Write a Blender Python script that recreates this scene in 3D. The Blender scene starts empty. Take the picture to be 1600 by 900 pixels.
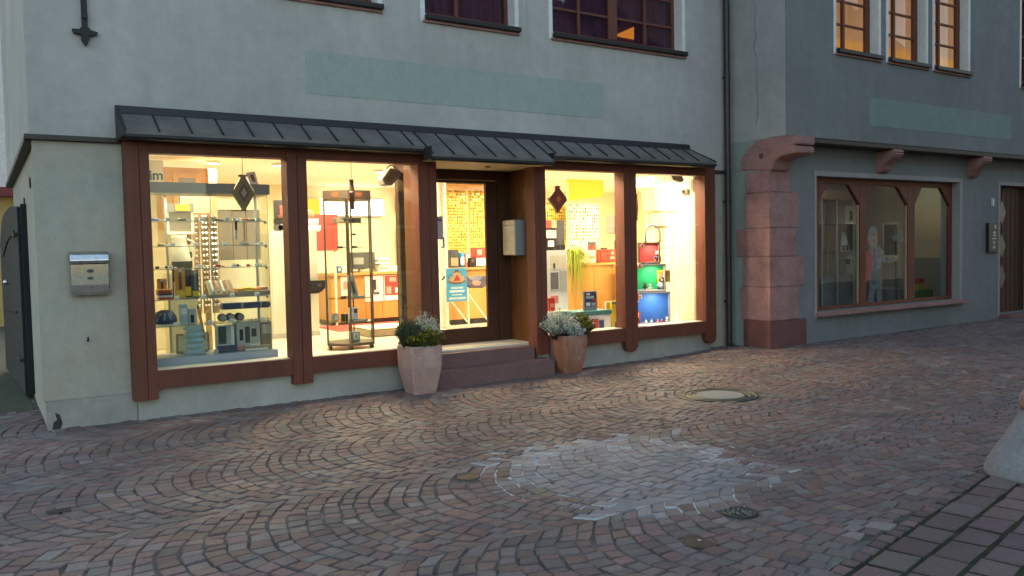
import bpy, bmesh, math, random
from mathutils import Vector, Matrix, noise as mnoise
rnd = random.Random(11)
S = bpy.context.scene
COL = S.collection
rad = math.radians

# ------------------------------------------------------------------ camera
F_PX = 1296.0
YAW, PITCH, ROLL = 0.57064, 0.0469, -0.02132
EYE = Vector((0.0, -9.11, 1.65))
fw = Vector((math.sin(YAW)*math.cos(PITCH), math.cos(YAW)*math.cos(PITCH), -math.sin(PITCH)))
ri0 = Vector((math.cos(YAW), -math.sin(YAW), 0.0))
up0 = ri0.cross(fw)
RI = ri0*math.cos(ROLL)+up0*math.sin(ROLL)
UP = -ri0*math.sin(ROLL)+up0*math.cos(ROLL)
cam = bpy.data.cameras.new("camera"); camo = bpy.data.objects.new("camera", cam); COL.objects.link(camo)
camo.matrix_world = Matrix(((RI.x, UP.x, -fw.x, EYE.x), (RI.y, UP.y, -fw.y, EYE.y), (RI.z, UP.z, -fw.z, EYE.z), (0, 0, 0, 1)))
cam.sensor_width = 36; cam.lens = F_PX/1600*36; cam.clip_end = 500; cam.clip_start = 0.05
S.camera = camo

def ray(px, py):
    return RI*((px-800)/F_PX)+UP*((450-py)/F_PX)+fw
def at(px, py, Y):
    """surveyed point: where the photo's pixel meets the vertical plane y = Y"""
    d = ray(px, py); return EYE+d*((Y-EYE.y)/d.y)
def gat(px, py, z=0.0):
    d = ray(px, py); return EYE+d*((z-EYE.z)/d.z)
def ax(px, Y, py=400): return at(px, py, Y).x
def az(px, py, Y): return at(px, py, Y).z

# ------------------------------------------------------------------ materials
def new_mat(name):
    m = bpy.data.materials.new(name); m.use_nodes = True
    nt = m.node_tree; nt.nodes.clear()
    out = nt.nodes.new('ShaderNodeOutputMaterial')
    return m, nt, out
def N(nt, t, **k):
    n = nt.nodes.new(t)
    for a, v in k.items(): setattr(n, a, v)
    return n
def L(nt, a, b): nt.links.new(a, b)
def coords(nt, scale=(1, 1, 1)):
    g = N(nt, 'ShaderNodeNewGeometry')
    mp = N(nt, 'ShaderNodeMapping'); mp.inputs['Scale'].default_value = scale
    L(nt, g.outputs['Position'], mp.inputs['Vector']); return mp.outputs['Vector']
def noise(nt, vec, scale, detail=4, rough=.55):
    n = N(nt, 'ShaderNodeTexNoise'); n.inputs['Scale'].default_value = scale
    n.inputs['Detail'].default_value = detail; n.inputs['Roughness'].default_value = rough
    L(nt, vec, n.inputs['Vector']); return n.outputs['Fac']
def ramp(nt, fac, pts):
    r = N(nt, 'ShaderNodeValToRGB'); e = r.color_ramp.elements
    while len(e) < len(pts): e.new(.5)
    for el, (p, c) in zip(e, pts):
        el.position = p; el.color = (c if len(c) == 4 else (*c, 1)) if isinstance(c, tuple) else (c, c, c, 1)
    L(nt, fac, r.inputs['Fac']); return r.outputs['Color']
def mixc(nt, fac, a, b, mode='MIX'):
    m = N(nt, 'ShaderNodeMix', data_type='RGBA', blend_type=mode)
    for sock, v in ((m.inputs['Factor'], fac), (m.inputs['A'], a), (m.inputs['B'], b)):
        if hasattr(v, 'is_linked'): L(nt, v, sock)
        elif isinstance(v, tuple): sock.default_value = (*v[:3], 1)
        else: sock.default_value = v
    return m.outputs['Result']
def bsdf(nt, out, color, rough=.6, metal=0, bump=None, spec=.5, dist=.004, strength=.5):
    p = N(nt, 'ShaderNodeBsdfPrincipled')
    if hasattr(color, 'is_linked'): L(nt, color, p.inputs['Base Color'])
    else: p.inputs['Base Color'].default_value = (*color, 1)
    if hasattr(rough, 'is_linked'): L(nt, rough, p.inputs['Roughness'])
    else: p.inputs['Roughness'].default_value = rough
    p.inputs['Metallic'].default_value = metal
    p.inputs['Specular IOR Level'].default_value = spec
    if bump is not None:
        b = N(nt, 'ShaderNodeBump'); b.inputs['Distance'].default_value = dist; b.inputs['Strength'].default_value = strength
        L(nt, bump, b.inputs['Height']); L(nt, b.outputs['Normal'], p.inputs['Normal'])
    L(nt, p.outputs['BSDF'], out.inputs['Surface']); return p
def plain(name, c, rough=.55, metal=0, var=.12, scale=9, spec=.5, bump=None):
    """paint / plastic / card with a little wear in it"""
    m, nt, out = new_mat(name); v = coords(nt)
    n = noise(nt, v, scale, 5)
    lo = tuple(max(0, x*(1-var)) for x in c); hi = tuple(min(1, x*(1+var)) for x in c)
    col = ramp(nt, n, [(.3, lo), (.7, hi)])
    r = N(nt, 'ShaderNodeMapRange'); r.inputs['To Min'].default_value = rough*.85; r.inputs['To Max'].default_value = min(1, rough*1.15)
    L(nt, noise(nt, v, scale*2.3), r.inputs['Value'])
    bsdf(nt, out, col, r.outputs['Result'], metal, noise(nt, v, bump) if bump else None, spec)
    return m
def emit(name, c, s):
    m, nt, out = new_mat(name); e = N(nt, 'ShaderNodeEmission')
    e.inputs['Color'].default_value = (*c, 1); e.inputs['Strength'].default_value = s
    L(nt, e.outputs['Emission'], out.inputs['Surface']); return m
def stucco(name, c, stain=.25, grain=150, streak=True, tint=None):
    m, nt, out = new_mat(name); v = coords(nt)
    big = noise(nt, v, .55, 6, .6)
    col = ramp(nt, big, [(.32, tuple(x*(1-stain) for x in c)), (.68, tuple(min(1, x*(1+stain*.45)) for x in c))])
    if tint: col = mixc(nt, ramp(nt, noise(nt, v, 1.1, 3), [(.42, 0.), (.66, 1.)]), col, tint)
    if streak:
        sv = coords(nt, (3.2, 3.2, .22))
        col = mixc(nt, .28, col, ramp(nt, noise(nt, sv, 1.6, 6, .65), [(.36, (.80, .80, .79)), (.56, (1, 1, 1))]), 'MULTIPLY')
    if streak == 2:       # dirt runs below the upper window sills
        gg = N(nt, 'ShaderNodeNewGeometry'); sz = N(nt, 'ShaderNodeSeparateXYZ'); L(nt, gg.outputs['Position'], sz.inputs[0])
        zr = N(nt, 'ShaderNodeMapRange'); zr.inputs['From Min'].default_value = 3.7; zr.inputs['From Max'].default_value = 4.46; L(nt, sz.outputs['Z'], zr.inputs['Value'])
        run = ramp(nt, noise(nt, coords(nt, (7, 7, .35)), 1.0, 4, .6), [(.50, 0.), (.68, 1.)])
        fac = N(nt, 'ShaderNodeMath', operation='MULTIPLY'); L(nt, run, fac.inputs[0]); L(nt, zr.outputs['Result'], fac.inputs[1])
        col = mixc(nt, fac.outputs[0], col, tuple(x*.86 for x in c))
    col = mixc(nt, .55, col, ramp(nt, noise(nt, v, 7, 5, .7), [(.3, (.82, .82, .82)), (.7, (1.1, 1.1, 1.1))]), 'MULTIPLY')
    col = mixc(nt, .8, col, ramp(nt, noise(nt, v, grain, 2), [(.25, (.80, .80, .80)), (.75, (1.1, 1.1, 1.1))]), 'MULTIPLY')
    bsdf(nt, out, col, .93, 0, noise(nt, v, grain*.75, 3, .7), .25, .006, .7); return m
def glass(name, tint=(1, 1, 1), ior=1.45, rough=0.0):
    m, nt, out = new_mat(name)
    t = N(nt, 'ShaderNodeBsdfTransparent'); t.inputs['Color'].default_value = (*tint, 1)
    g = N(nt, 'ShaderNodeBsdfGlossy'); g.inputs['Roughness'].default_value = rough
    f = N(nt, 'ShaderNodeFresnel'); ge = N(nt, 'ShaderNodeNewGeometry'); mr = N(nt, 'ShaderNodeMapRange')
    mr.inputs['To Min'].default_value = ior; mr.inputs['To Max'].default_value = 1/ior     # same reflection from either side of the sheet
    L(nt, ge.outputs['Backfacing'], mr.inputs['Value']); L(nt, mr.outputs['Result'], f.inputs['IOR'])
    x = N(nt, 'ShaderNodeMixShader'); L(nt, f.outputs['Fac'], x.inputs['Fac'])
    L(nt, t.outputs['BSDF'], x.inputs[1]); L(nt, g.outputs['BSDF'], x.inputs[2]); L(nt, x.outputs['Shader'], out.inputs['Surface']); return m
def wood(name, c1, c2, rough=.45, axis='Z', scale=1.0, spec=.5):
    m, nt, out = new_mat(name)
    sc = {'Z': (28, 28, 1.6), 'X': (1.6, 28, 28)}[axis]
    v = coords(nt, tuple(s*scale for s in sc))
    n = noise(nt, v, 1.0, 6, .65); big = noise(nt, coords(nt), 2.1, 4)
    col = mixc(nt, ramp(nt, n, [(.3, 0.), (.7, 1.)]), c1, c2)
    col = mixc(nt, .6, col, ramp(nt, big, [(.3, (.72, .72, .72)), (.7, (1.15, 1.1, 1.05))]), 'MULTIPLY')
    bsdf(nt, out, col, rough, 0, n, spec, .0015, .5); return m
def stone(name, c, var=.22, rough=.85, pit=90, streak=None):
    m, nt, out = new_mat(name); v = coords(nt)
    col = ramp(nt, noise(nt, v, 3.1, 8, .7), [(.28, tuple(x*(1-var) for x in c)), (.5, c), (.74, tuple(min(1, x*(1+var)) for x in c))])
    col = mixc(nt, .7, col, ramp(nt, noise(nt, v, 38, 4), [(.28, (.72, .72, .72)), (.7, (1.1, 1.1, 1.1))]), 'MULTIPLY')
    if streak:
        sv = coords(nt, (4, 4, 1.6))
        col = mixc(nt, ramp(nt, noise(nt, sv, 1.4, 5, .7), [(.48, 0.), (.72, .75)]), col, streak)
    bsdf(nt, out, col, rough, 0, noise(nt, v, pit, 5, .7), .3, .006, .8); return m

M = {}
M['wall_up'] = stucco('pale grey green roughcast', (.485, .475, .458), .20, 130, 2)
M['wall_low'] = stucco('cream roughcast', (.50, .45, .37), .2, 160, True, (.40, .41, .36))
M['plinth'] = stucco('grey plinth render', (.44, .425, .385), .42, 120)
M['band'] = stucco('mint painted band', (.365, .425, .39), .06, 130, False)
M['trim_dark'] = plain('dark brown trim board', (.045, .035, .03), .6)
M['timber'] = wood('red brown painted timber', (.128, .040, .025), (.165, .053, .033), .58, 'Z', 1.0, .35)
M['timber_x'] = wood('red brown painted timber rail', (.128, .040, .025), (.165, .053, .033), .42, 'X')
M['door_wood'] = wood('dark brown door timber', (.052, .020, .012), (.075, .030, .017), .6, 'Z', 1.0, .3)
M['panel_wood'] = wood('varnished panel boards', (.10, .036, .014), (.15, .058, .022), .4, 'Z')
M['zinc'] = plain('weathered zinc sheet', (.14, .128, .122), .5, .1, .3, 3.5)
M['zinc_dark'] = plain('black zinc edge and seam shade', (.018, .019, .022), .5, .2)
M['gutter'] = plain('brown black downpipe', (.035, .030, .030), .4, .3, .25, 5)
M['iron'] = plain('black wrought iron', (.022, .024, .027), .55, .5)
M['soffit'] = plain('beige soffit board', (.42, .34, .22), .7)
M['white_trim'] = stucco('white window surround', (.78, .79, .80), .08, 90)
M['sill_metal'] = plain('dark sill metal', (.022, .020, .020), .4, .3)
M['glass'] = glass('shop glass', (.97, .98, .97))
M['glass_shop'] = glass('dim shop window glass', (.92, .94, .94), 1.32)
M['glass_up'] = glass('house window glass', (.75, .77, .78), 1.5)
M['glass_cab'] = glass('cabinet glass', (.95, .975, .955), 1.25)
M['glass_edge'] = plain('green glass edge', (.34, .42, .36), .2)
M['curtain_purple'] = plain('purple curtain', (.16, .045, .12), .9, 0, .3, 14)
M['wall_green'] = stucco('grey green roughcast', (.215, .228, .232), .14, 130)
M['wall_green_lit'] = stucco('roughcast paled for side light', (.42, .425, .43), .16, 130)  # front roughcast made paler here for the light from the left
M['band_green'] = stucco('pale mint band on grey', (.225, .285, .265), .06, 130, False)
M['sandstone'] = stone('red sandstone', (.345, .190, .180), .34)
M['sandstone_dark'] = stone('dark sandstone', (.165, .072, .066), .25)  # darker tone for the lowest corner stone and the peg hole
M['step_stone'] = stone('mauve sandstone step', (.205, .113, .108), .16, .75)
M['terracotta'] = stone('pale terracotta', (.48, .30, .26), .2, .8, 60, (.50, .40, .37))
M['terracotta_dark'] = stone('orange terracotta', (.34, .145, .088), .14, .8, 60, (.42, .30, .27))
M['soil'] = plain('potting soil', (.03, .02, .014), .95, 0, .4, 60)
M['int_wall'] = plain('warm white shop wall', (.80, .75, .56), .8, 0, .04, 3)
M['int_ceil'] = plain('white ceiling', (.85, .82, .74), .85, 0, .03, 3)
M['int_floor'] = plain('pale floor tile', (.60, .56, .47), .3, 0, .06, 3)
M['cream'] = plain('cream panel', (.72, .67, .50), .6, 0, .05, 3)
M['white'] = plain('white lacquer', (.66, .64, .56), .35, 0, .04, 4)
M['grey_blue'] = plain('grey blue laminate', (.30, .34, .40), .45, 0, .06, 5)
M['taupe'] = plain('taupe laminate', (.24, .21, .175), .5, 0, .06, 5)
M['dark'] = plain('black plastic', (.018, .018, .020), .4)
M['darkgrey'] = plain('charcoal plastic', (.06, .06, .065), .45)
M['midgrey'] = plain('grey plastic', (.26, .26, .26), .5)
M['bronze'] = plain('bronze crown', (.085, .060, .045), .4, .3)
M['oak'] = wood('honey counter veneer', (.46, .235, .065), (.55, .30, .095), .35, 'Z', .6)
M['oak_x'] = wood('honey counter top', (.48, .27, .09), (.58, .34, .13), .3, 'X', .6)
M['frame_wood'] = wood('orange pine frame', (.50, .22, .045), (.62, .31, .075), .5, 'X')
M['steel'] = plain('brushed stainless', (.55, .56, .57), .28, 1, .12, 20)
M['chrome'] = plain('chrome', (.75, .75, .75), .15, 1, .05)
M['silver'] = plain('grey powder coat', (.33, .34, .36), .45, .3, .06)
M['red'] = plain('red card', (.55, .045, .035), .5, 0, .1)
M['red_dark'] = plain('dark red panel', (.33, .03, .025), .6, 0, .1)
M['carpet'] = plain('red carpet', (.52, .055, .05), .95, 0, .2, 60)
M['yellow'] = plain('yellow card', (.75, .52, .03), .5, 0, .06)
M['orange'] = plain('orange card', (.65, .25, .03), .5)
M['blue'] = plain('blue board', (.035, .15, .52), .5, 0, .06)
M['lightblue'] = plain('light blue print', (.05, .27, .50), .5, 0, .1)
M['paleblue'] = plain('pale blue bag', (.38, .50, .56), .35, 0, .15, 20)
M['navy'] = plain('navy print', (.035, .055, .14), .5)
M['green'] = plain('green board', (.02, .42, .12), .5, 0, .06)
M['pink'] = plain('pink card', (.70, .28, .25), .5)
M['paper'] = plain('white paper', (.80, .79, .75), .6, 0, .04)
M['lilac'] = plain('lilac grey paper', (.62, .58, .66), .6, 0, .05)
M['ink'] = plain('grey print', (.17, .17, .18), .6)
M['ink_lt'] = plain('pale grey print', (.45, .45, .44), .6)
M['brown'] = plain('brown leather', (.12, .055, .03), .5)
M['rust'] = plain('rust brown lacquer', (.17, .060, .024), .45, 0, .2)
M['tan'] = plain('tan wood', (.36, .26, .16), .5)
M['brass'] = plain('brass', (.55, .38, .12), .3, 1, .15)
M['keyboard'] = plain('yellow key wall', (.70, .50, .10), .6, 0, .06)
M['tealpaint'] = plain('teal box print', (.06, .20, .22), .5)
M['cyan_letter'] = plain('cyan letters', (.015, .24, .31), .4); M['seat_cloth'] = plain('blue grey seat cloth', (.12, .12, .17), .8)
M['lamp'] = emit('lamp glow', (1.0, .82, .55), 8)
M['lampshade'] = emit('opal lamp shade', (1.0, .84, .58), 2.6)
M['lightbox'] = emit('light box panel', (1.0, .84, .60), 1.15)
M['lightbox_y'] = emit('yellow light box panel', (1.0, .62, .06), .34)
M['ember'] = emit('orange lamp light', (1.0, .32, .04), .20)
M['granite'] = stone('pale granite', (.23, .225, .24), .25, .8, 140)
M['concrete'] = stone('manhole concrete', (.25, .25, .25), .12, .9)
M['cast_iron'] = plain('cast iron', (.05, .055, .052), .55, .5, .3, 30)
M['rusty_iron'] = plain('rusty cast iron', (.10, .062, .045), .7, .3, .3, 30)
M['gate'] = plain('black painted gate', (.007, .009, .012), .8, 0)
M['yellow_wall'] = stucco('yellow house render', (.52, .40, .17), .15, 60)
M['far_white'] = plain('far white paint', (.6, .62, .64), .6)
M['far_red'] = plain('dark red awning', (.16, .03, .035), .7)
M['house_grey'] = stucco('far house render', (.34, .33, .31), .2, 40)
M['roof_tile'] = plain('brown roof tile', (.12, .07, .05), .8, 0, .3, 12)

def lit_curtain():
    m, nt, out = new_mat('lit curtain')
    v = coords(nt, (16, 16, .6)); fold = noise(nt, v, 1.0, 3)
    g = N(nt, 'ShaderNodeNewGeometry'); sp = N(nt, 'ShaderNodeSeparateXYZ'); L(nt, g.outputs['Position'], sp.inputs[0])
    mr = N(nt, 'ShaderNodeMapRange'); mr.inputs['From Min'].default_value = 4.5; mr.inputs['From Max'].default_value = 5.25
    L(nt, sp.outputs['Z'], mr.inputs['Value'])
    col = ramp(nt, mr.outputs['Result'], [(.0, (.90, .40, .07)), (.42, (.86, .38, .08)), (.5, (.62, .31, .13)), (1., (.56, .27, .12))])
    col = mixc(nt, .8, col, ramp(nt, fold, [(.3, (.62, .58, .55)), (.7, (1.1, 1.1, 1.1))]), 'MULTIPLY')
    e = N(nt, 'ShaderNodeEmission'); L(nt, col, e.inputs['Color']); e.inputs['Strength'].default_value = .24
    L(nt, e.outputs['Emission'], out.inputs['Surface']); return m
M['lit_curtain'] = lit_curtain()

def chalk_mask(nt):
    """white powder spilled in a ring on the paving, a stain with its own place and outline"""
    g = N(nt, 'ShaderNodeNewGeometry')
    sub = N(nt, 'ShaderNodeVectorMath', operation='SUBTRACT'); sub.inputs[1].default_value = (4.02, -4.42, 0)
    L(nt, g.outputs['Position'], sub.inputs[0])
    wob = N(nt, 'ShaderNodeTexNoise'); wob.inputs['Scale'].default_value = 1.8; wob.inputs['Detail'].default_value = 4
    L(nt, g.outputs['Position'], wob.inputs['Vector'])
    ln = N(nt, 'ShaderNodeVectorMath', operation='LENGTH'); L(nt, sub.outputs[0], ln.inputs[0])
    ad = N(nt, 'ShaderNodeMath', operation='MULTIPLY_ADD'); ad.inputs[1].default_value = .35
    L(nt, wob.outputs['Fac'], ad.inputs[0]); L(nt, ln.outputs['Value'], ad.inputs[2])
    mr = N(nt, 'ShaderNodeMapRange'); mr.inputs['From Min'].default_value = 0; mr.inputs['From Max'].default_value = 1.6
    L(nt, ad.outputs[0], mr.inputs['Value'])
    ring = ramp(nt, mr.outputs['Result'], [(.0, .35), (.50, .45), (.66, .75), (.79, .80), (.82, .10), (.86, .0)])
    br = ramp(nt, noise(nt, coords(nt), 9, 6, .75), [(.40, .0), (.54, 1.)])
    return mixc(nt, 1.0, ring, br, 'MULTIPLY')
def paving_mat():
    m, nt, out = new_mat('porphyry cobbles'); v = coords(nt)
    a = N(nt, 'ShaderNodeAttribute'); a.attribute_name = 'stone'
    col = mixc(nt, .85, a.outputs['Color'], ramp(nt, noise(nt, v, 45, 5, .7), [(.25, (.62, .62, .62)), (.75, (1.25, 1.25, 1.25))]), 'MULTIPLY')
    col = mixc(nt, .7, col, ramp(nt, noise(nt, v, .9, 4), [(.3, (.78, .78, .80)), (.7, (1.12, 1.1, 1.08))]), 'MULTIPLY')
    r = ramp(nt, noise(nt, v, 3, 4), [(.3, .55), (.7, .80)])
    bsdf(nt, out, col, r, 0, noise(nt, v, 70, 5, .7), .4, .006, .7); return m
def joint_mat():
    m, nt, out = new_mat('joint sand'); v = coords(nt)
    col = mixc(nt, ramp(nt, noise(nt, v, 1.3, 5, .65), [(.42, 0.), (.64, 1.)]), (.075, .070, .067), (.23, .22, .205))
    col = mixc(nt, ramp(nt, noise(nt, v, 55, 3), [(.3, 0.), (.7, .5)]), col, (.03, .03, .028))
    sp3 = N(nt, 'ShaderNodeSeparateXYZ'); L(nt, v, sp3.inputs[0])      # earth and moss between the large setts beyond the border course
    ma = N(nt, 'ShaderNodeMath', operation='MULTIPLY_ADD'); ma.inputs[1].default_value = .22; ma.inputs[2].default_value = -7.27; L(nt, sp3.outputs['X'], ma.inputs[0])
    lt = N(nt, 'ShaderNodeMath', operation='LESS_THAN'); L(nt, sp3.outputs['Y'], lt.inputs[0]); L(nt, ma.outputs[0], lt.inputs[1])
    col = mixc(nt, lt.outputs[0], col, ramp(nt, noise(nt, v, 6, 4), [(.4, (.022, .022, .018)), (.7, (.045, .052, .022))]))
    col = mixc(nt, chalk_mask(nt), col, (.72, .73, .76))
    bsdf(nt, out, col, .95, 0, noise(nt, v, 120, 4), .2, .006, .8); return m
M['cobble'] = paving_mat(); M['joint'] = joint_mat()
def leaf_mat(name, c, var=.35):
    m, nt, out = new_mat(name); a = N(nt, 'ShaderNodeAttribute'); a.attribute_name = 'stone'
    p = bsdf(nt, out, mixc(nt, 1.0, a.outputs['Color'], c, 'MULTIPLY'), .6, 0, None, .3)
    t = N(nt, 'ShaderNodeBsdfTranslucent'); t.inputs['Color'].default_value = (*c, 1)
    x = N(nt, 'ShaderNodeMixShader'); x.inputs['Fac'].default_value = .2
    L(nt, p.outputs[0], x.inputs[1]); L(nt, t.outputs[0], x.inputs[2]); L(nt, x.outputs[0], out.inputs['Surface']); return m
M['leaf_dark'] = leaf_mat('dark heather leaf', (.08, .11, .055))
M['leaf_olive'] = leaf_mat('olive bush leaf', (.115, .135, .022))
M['leaf_silver'] = leaf_mat('silver leaf', (.56, .61, .56))
M['leaf_white'] = leaf_mat('white petal', (.75, .77, .80))
M['leaf_lime'] = leaf_mat('lime strap leaf', (.26, .33, .035))
M['grassy'] = plain('mossy alley ground', (.05, .06, .032), .95, 0, .35, 5)

# ------------------------------------------------------------------ mesh building
class MB:
    def __init__(s): s.v = []; s.f = []; s.m = []; s.c = []; s.mi = 0; s.col = None
    def add(s, vs, fs):
        o = len(s.v); s.v += [tuple(v) for v in vs]
        for f in fs:
            s.f.append(tuple(i+o for i in f)); s.m.append(s.mi); s.c.append(s.col)
        return s
    def box(s, x0, x1, y0, y1, z0, z1):
        if x0 > x1: x0, x1 = x1, x0
        if y0 > y1: y0, y1 = y1, y0
        if z0 > z1: z0, z1 = z1, z0
        vs = [(x0, y0, z0), (x1, y0, z0), (x1, y1, z0), (x0, y1, z0), (x0, y0, z1), (x1, y0, z1), (x1, y1, z1), (x0, y1, z1)]
        return s.add(vs, [(0, 3, 2, 1), (4, 5, 6, 7), (0, 1, 5, 4), (1, 2, 6, 5), (2, 3, 7, 6), (3, 0, 4, 7)])
    def prism(s, pts, axis, a, b):
        """pts: outline in the two other axes; extruded a..b along axis"""
        n = len(pts)
        def P(p, t): return {'x': (t, p[0], p[1]), 'y': (p[0], t, p[1]), 'z': (p[0], p[1], t)}[axis]
        vs = [P(p, a) for p in pts]+[P(p, b) for p in pts]
        fs = [tuple(range(n-1, -1, -1)), tuple(range(n, 2*n))]+[(i, (i+1) % n, n+(i+1) % n, n+i) for i in range(n)]
        return s.add(vs, fs)
    def tube(s, p0, p1, r0, r1=None, n=10, caps=True):
        p0 = Vector(p0); p1 = Vector(p1); r1 = r0 if r1 is None else r1
        d = (p1-p0).normalized(); u = d.orthogonal().normalized(); w = d.cross(u)
        vs = []
        for p, r in ((p0, r0), (p1, r1)):
            for i in range(n):
                a = 2*math.pi*i/n; vs.append(p+u*(r*math.cos(a))+w*(r*math.sin(a)))
        fs = [(i, (i+1) % n, n+(i+1) % n, n+i) for i in range(n)]
        if caps: fs += [tuple(range(n-1, -1, -1)), tuple(range(n, 2*n))]
        return s.add(vs, fs)
    def path(s, pts, r, n=8):
        P = [Vector(p) for p in pts]; vs = []; u = None
        for i, p in enumerate(P):
            d = (P[min(i+1, len(P)-1)]-P[max(i-1, 0)]).normalized()
            u = d.orthogonal().normalized() if u is None else (u-d*u.dot(d)).normalized()
            w = d.cross(u); vs += [p+u*(r*math.cos(2*math.pi*k/n))+w*(r*math.sin(2*math.pi*k/n)) for k in range(n)]
        fs = [(i*n+k, i*n+(k+1) % n, (i+1)*n+(k+1) % n, (i+1)*n+k) for i in range(len(P)-1) for k in range(n)]
        fs += [tuple(range(n-1, -1, -1)), tuple(range((len(P)-1)*n, len(P)*n))]
        return s.add(vs, fs)
    def lathe(s, prof, c, n=20, sx=1, sy=1):
        vs = []
        for r, z in prof:
            for i in range(n):
                a = 2*math.pi*i/n; vs.append((c[0]+r*sx*math.cos(a), c[1]+r*sy*math.sin(a), c[2]+z))
        fs = []
        for k in range(len(prof)-1):
            for i in range(n):
                fs.append((k*n+i, k*n+(i+1) % n, (k+1)*n+(i+1) % n, (k+1)*n+i))
        fs += [tuple(range(n-1, -1, -1)), tuple(range((len(prof)-1)*n, len(prof)*n))]
        return s.add(vs, fs)
    def ball(s, c, r, n=10, sz=1.0):
        prof = [(max(.001, r*math.sin(math.pi*k/8)), -r*sz*math.cos(math.pi*k/8)) for k in range(9)]
        return s.lathe(prof, c, n)
    def quad(s, a, b, c, d): return s.add([a, b, c, d], [(0, 1, 2, 3)])
    def build(s, name, mat, parent=None, bevel=0, smooth=False, origin=None):
        me = bpy.data.meshes.new(name)
        o = Vector((0, 0, 0))
        if parent is not None:
            p = parent
            while p is not None: o = o+p.location; p = p.parent
        elif origin is not None: o = Vector(origin)
        elif s.v:
            xs = [v[0] for v in s.v]; ys = [v[1] for v in s.v]
            o = Vector(((min(xs)+max(xs))/2, (min(ys)+max(ys))/2, min(v[2] for v in s.v)))
        me.from_pydata([(v[0]-o.x, v[1]-o.y, v[2]-o.z) for v in s.v], [], s.f)
        mats = mat if isinstance(mat, (list, tuple)) else [mat]
        for m in mats: me.materials.append(M[m] if isinstance(m, str) else m)
        for p, mi in zip(me.polygons, s.m): p.material_index = mi; p.use_smooth = smooth
        if any(c is not None for c in s.c):
            ca = me.color_attributes.new('stone', 'FLOAT_COLOR', 'CORNER'); buf = []
            for f, c in zip(s.f, s.c):
                buf += list((*(c or (1, 1, 1)), 1))*len(f)
            ca.data.foreach_set('color', buf)
        me.validate(); me.update()
        if bevel:
            bm = bmesh.new(); bm.from_mesh(me)
            bmesh.ops.bevel(bm, geom=[e for e in bm.edges if len(e.link_faces) == 2 and e.calc_face_angle(0) > .5], offset=bevel, segments=1 if bevel < .006 else 2, affect='EDGES', clamp_overlap=True)
            bm.to_mesh(me); bm.free()
        ob = bpy.data.objects.new(name, me); COL.objects.link(ob)
        if parent is not None: ob.parent = parent
        else: ob.location = o
        return ob
def tag(o, label, cat, group=None, kind=None):
    if label: o['label'] = label
    if cat: o['category'] = cat
    if group: o['group'] = group
    if kind: o['kind'] = kind
    return o
def thing(name, label, cat, loc, group=None):
    o = bpy.data.objects.new(name, None); COL.objects.link(o); o.location = loc; o.empty_display_size = .1
    return tag(o, label, cat, group)
def struct(name, mb, mat, **k):
    o = mb.build(name, mat, origin=(0, 0, 0), **k); o['kind'] = 'structure'; return o
def text(body, size, loc, rot, mat, parent, name='lettering', depth=.002, align='LEFT'):
    cu = bpy.data.curves.new(name, 'FONT'); cu.body = body; cu.size = size; cu.extrude = depth; cu.align_x = align; cu.offset = size*.02
    cu.materials.append(M[mat]); o = bpy.data.objects.new(name, cu); COL.objects.link(o)
    me = bpy.data.meshes.new_from_object(o.evaluated_get(bpy.context.evaluated_depsgraph_get())); bpy.data.objects.remove(o)
    o = bpy.data.objects.new(name, me); COL.objects.link(o)
    off = Vector((0, 0, 0)); p = parent
    while p is not None: off = off+p.location; p = p.parent
    o.parent = parent; o.location = Vector(loc)-off; o.rotation_euler = rot; return o
def walls(xs, zs, holes, yf, yb):
    """a wall in the x-z plane with rectangular openings, with reveals"""
    mb = MB()
    X = sorted(set(xs+[h[0] for h in holes]+[h[1] for h in holes])); Z = sorted(set(zs+[h[2] for h in holes]+[h[3] for h in holes]))
    def solid(i, k):
        if i < 0 or k < 0 or i >= len(X)-1 or k >= len(Z)-1: return False
        cx = (X[i]+X[i+1])/2; cz = (Z[k]+Z[k+1])/2
        return not any(h[0] < cx < h[1] and h[2] < cz < h[3] for h in holes)
    for i in range(len(X)-1):
        for k in range(len(Z)-1):
            if not solid(i, k): continue
            x0, x1, z0, z1 = X[i], X[i+1], Z[k], Z[k+1]
            mb.quad((x0, yf, z0), (x1, yf, z0), (x1, yf, z1), (x0, yf, z1))
            mb.quad((x1, yb, z0), (x0, yb, z0), (x0, yb, z1), (x1, yb, z1))
            if not solid(i-1, k): mb.quad((x0, yb, z0), (x0, yf, z0), (x0, yf, z1), (x0, yb, z1))
            if not solid(i+1, k): mb.quad((x1, yf, z0), (x1, yb, z0), (x1, yb, z1), (x1, yf, z1))
            if not solid(i, k-1): mb.quad((x0, yb, z0), (x1, yb, z0), (x1, yf, z0), (x0, yf, z0))
            if not solid(i, k+1): mb.quad((x0, yf, z1), (x1, yf, z1), (x1, yb, z1), (x0, yb, z1))
    return mb

# ------------------------------------------------------------------ ground
def sstep(t): t = max(0, min(1, t)); return t*t*(3-2*t)
def gz(x, y): return .085*sstep((x-8.0)/2.4)+.03*sstep((x-10.4)/6)
def yborder(x): return min(-5.5, -6.30+.22*(x-4.39))
g = MB()
gx = [-60, -30, -15]+[-8+.5*i for i in range(61)]+[26, 32, 45, 70]
gy = [-60, -35, -22]+[-16+.5*i for i in range(55)]+[14, 20, 40, 80]
idx = {}
for i, x in enumerate(gx):
    for j, y in enumerate(gy): idx[i, j] = len(g.v); g.v.append((x, y, gz(x, y)-.0075))
for i in range(len(gx)-1):
    for j in range(len(gy)-1):
        g.f.append((idx[i, j], idx[i+1, j], idx[i+1, j+1], idx[i, j+1])); g.m.append(0); g.c.append(None)
struct('ground', g, 'joint')
covers = [(6.79, -2.72, .41), (3.31, -5.83, .10), (2.935, -3.895, .085), (3.88, -5.61, .11)]
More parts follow.
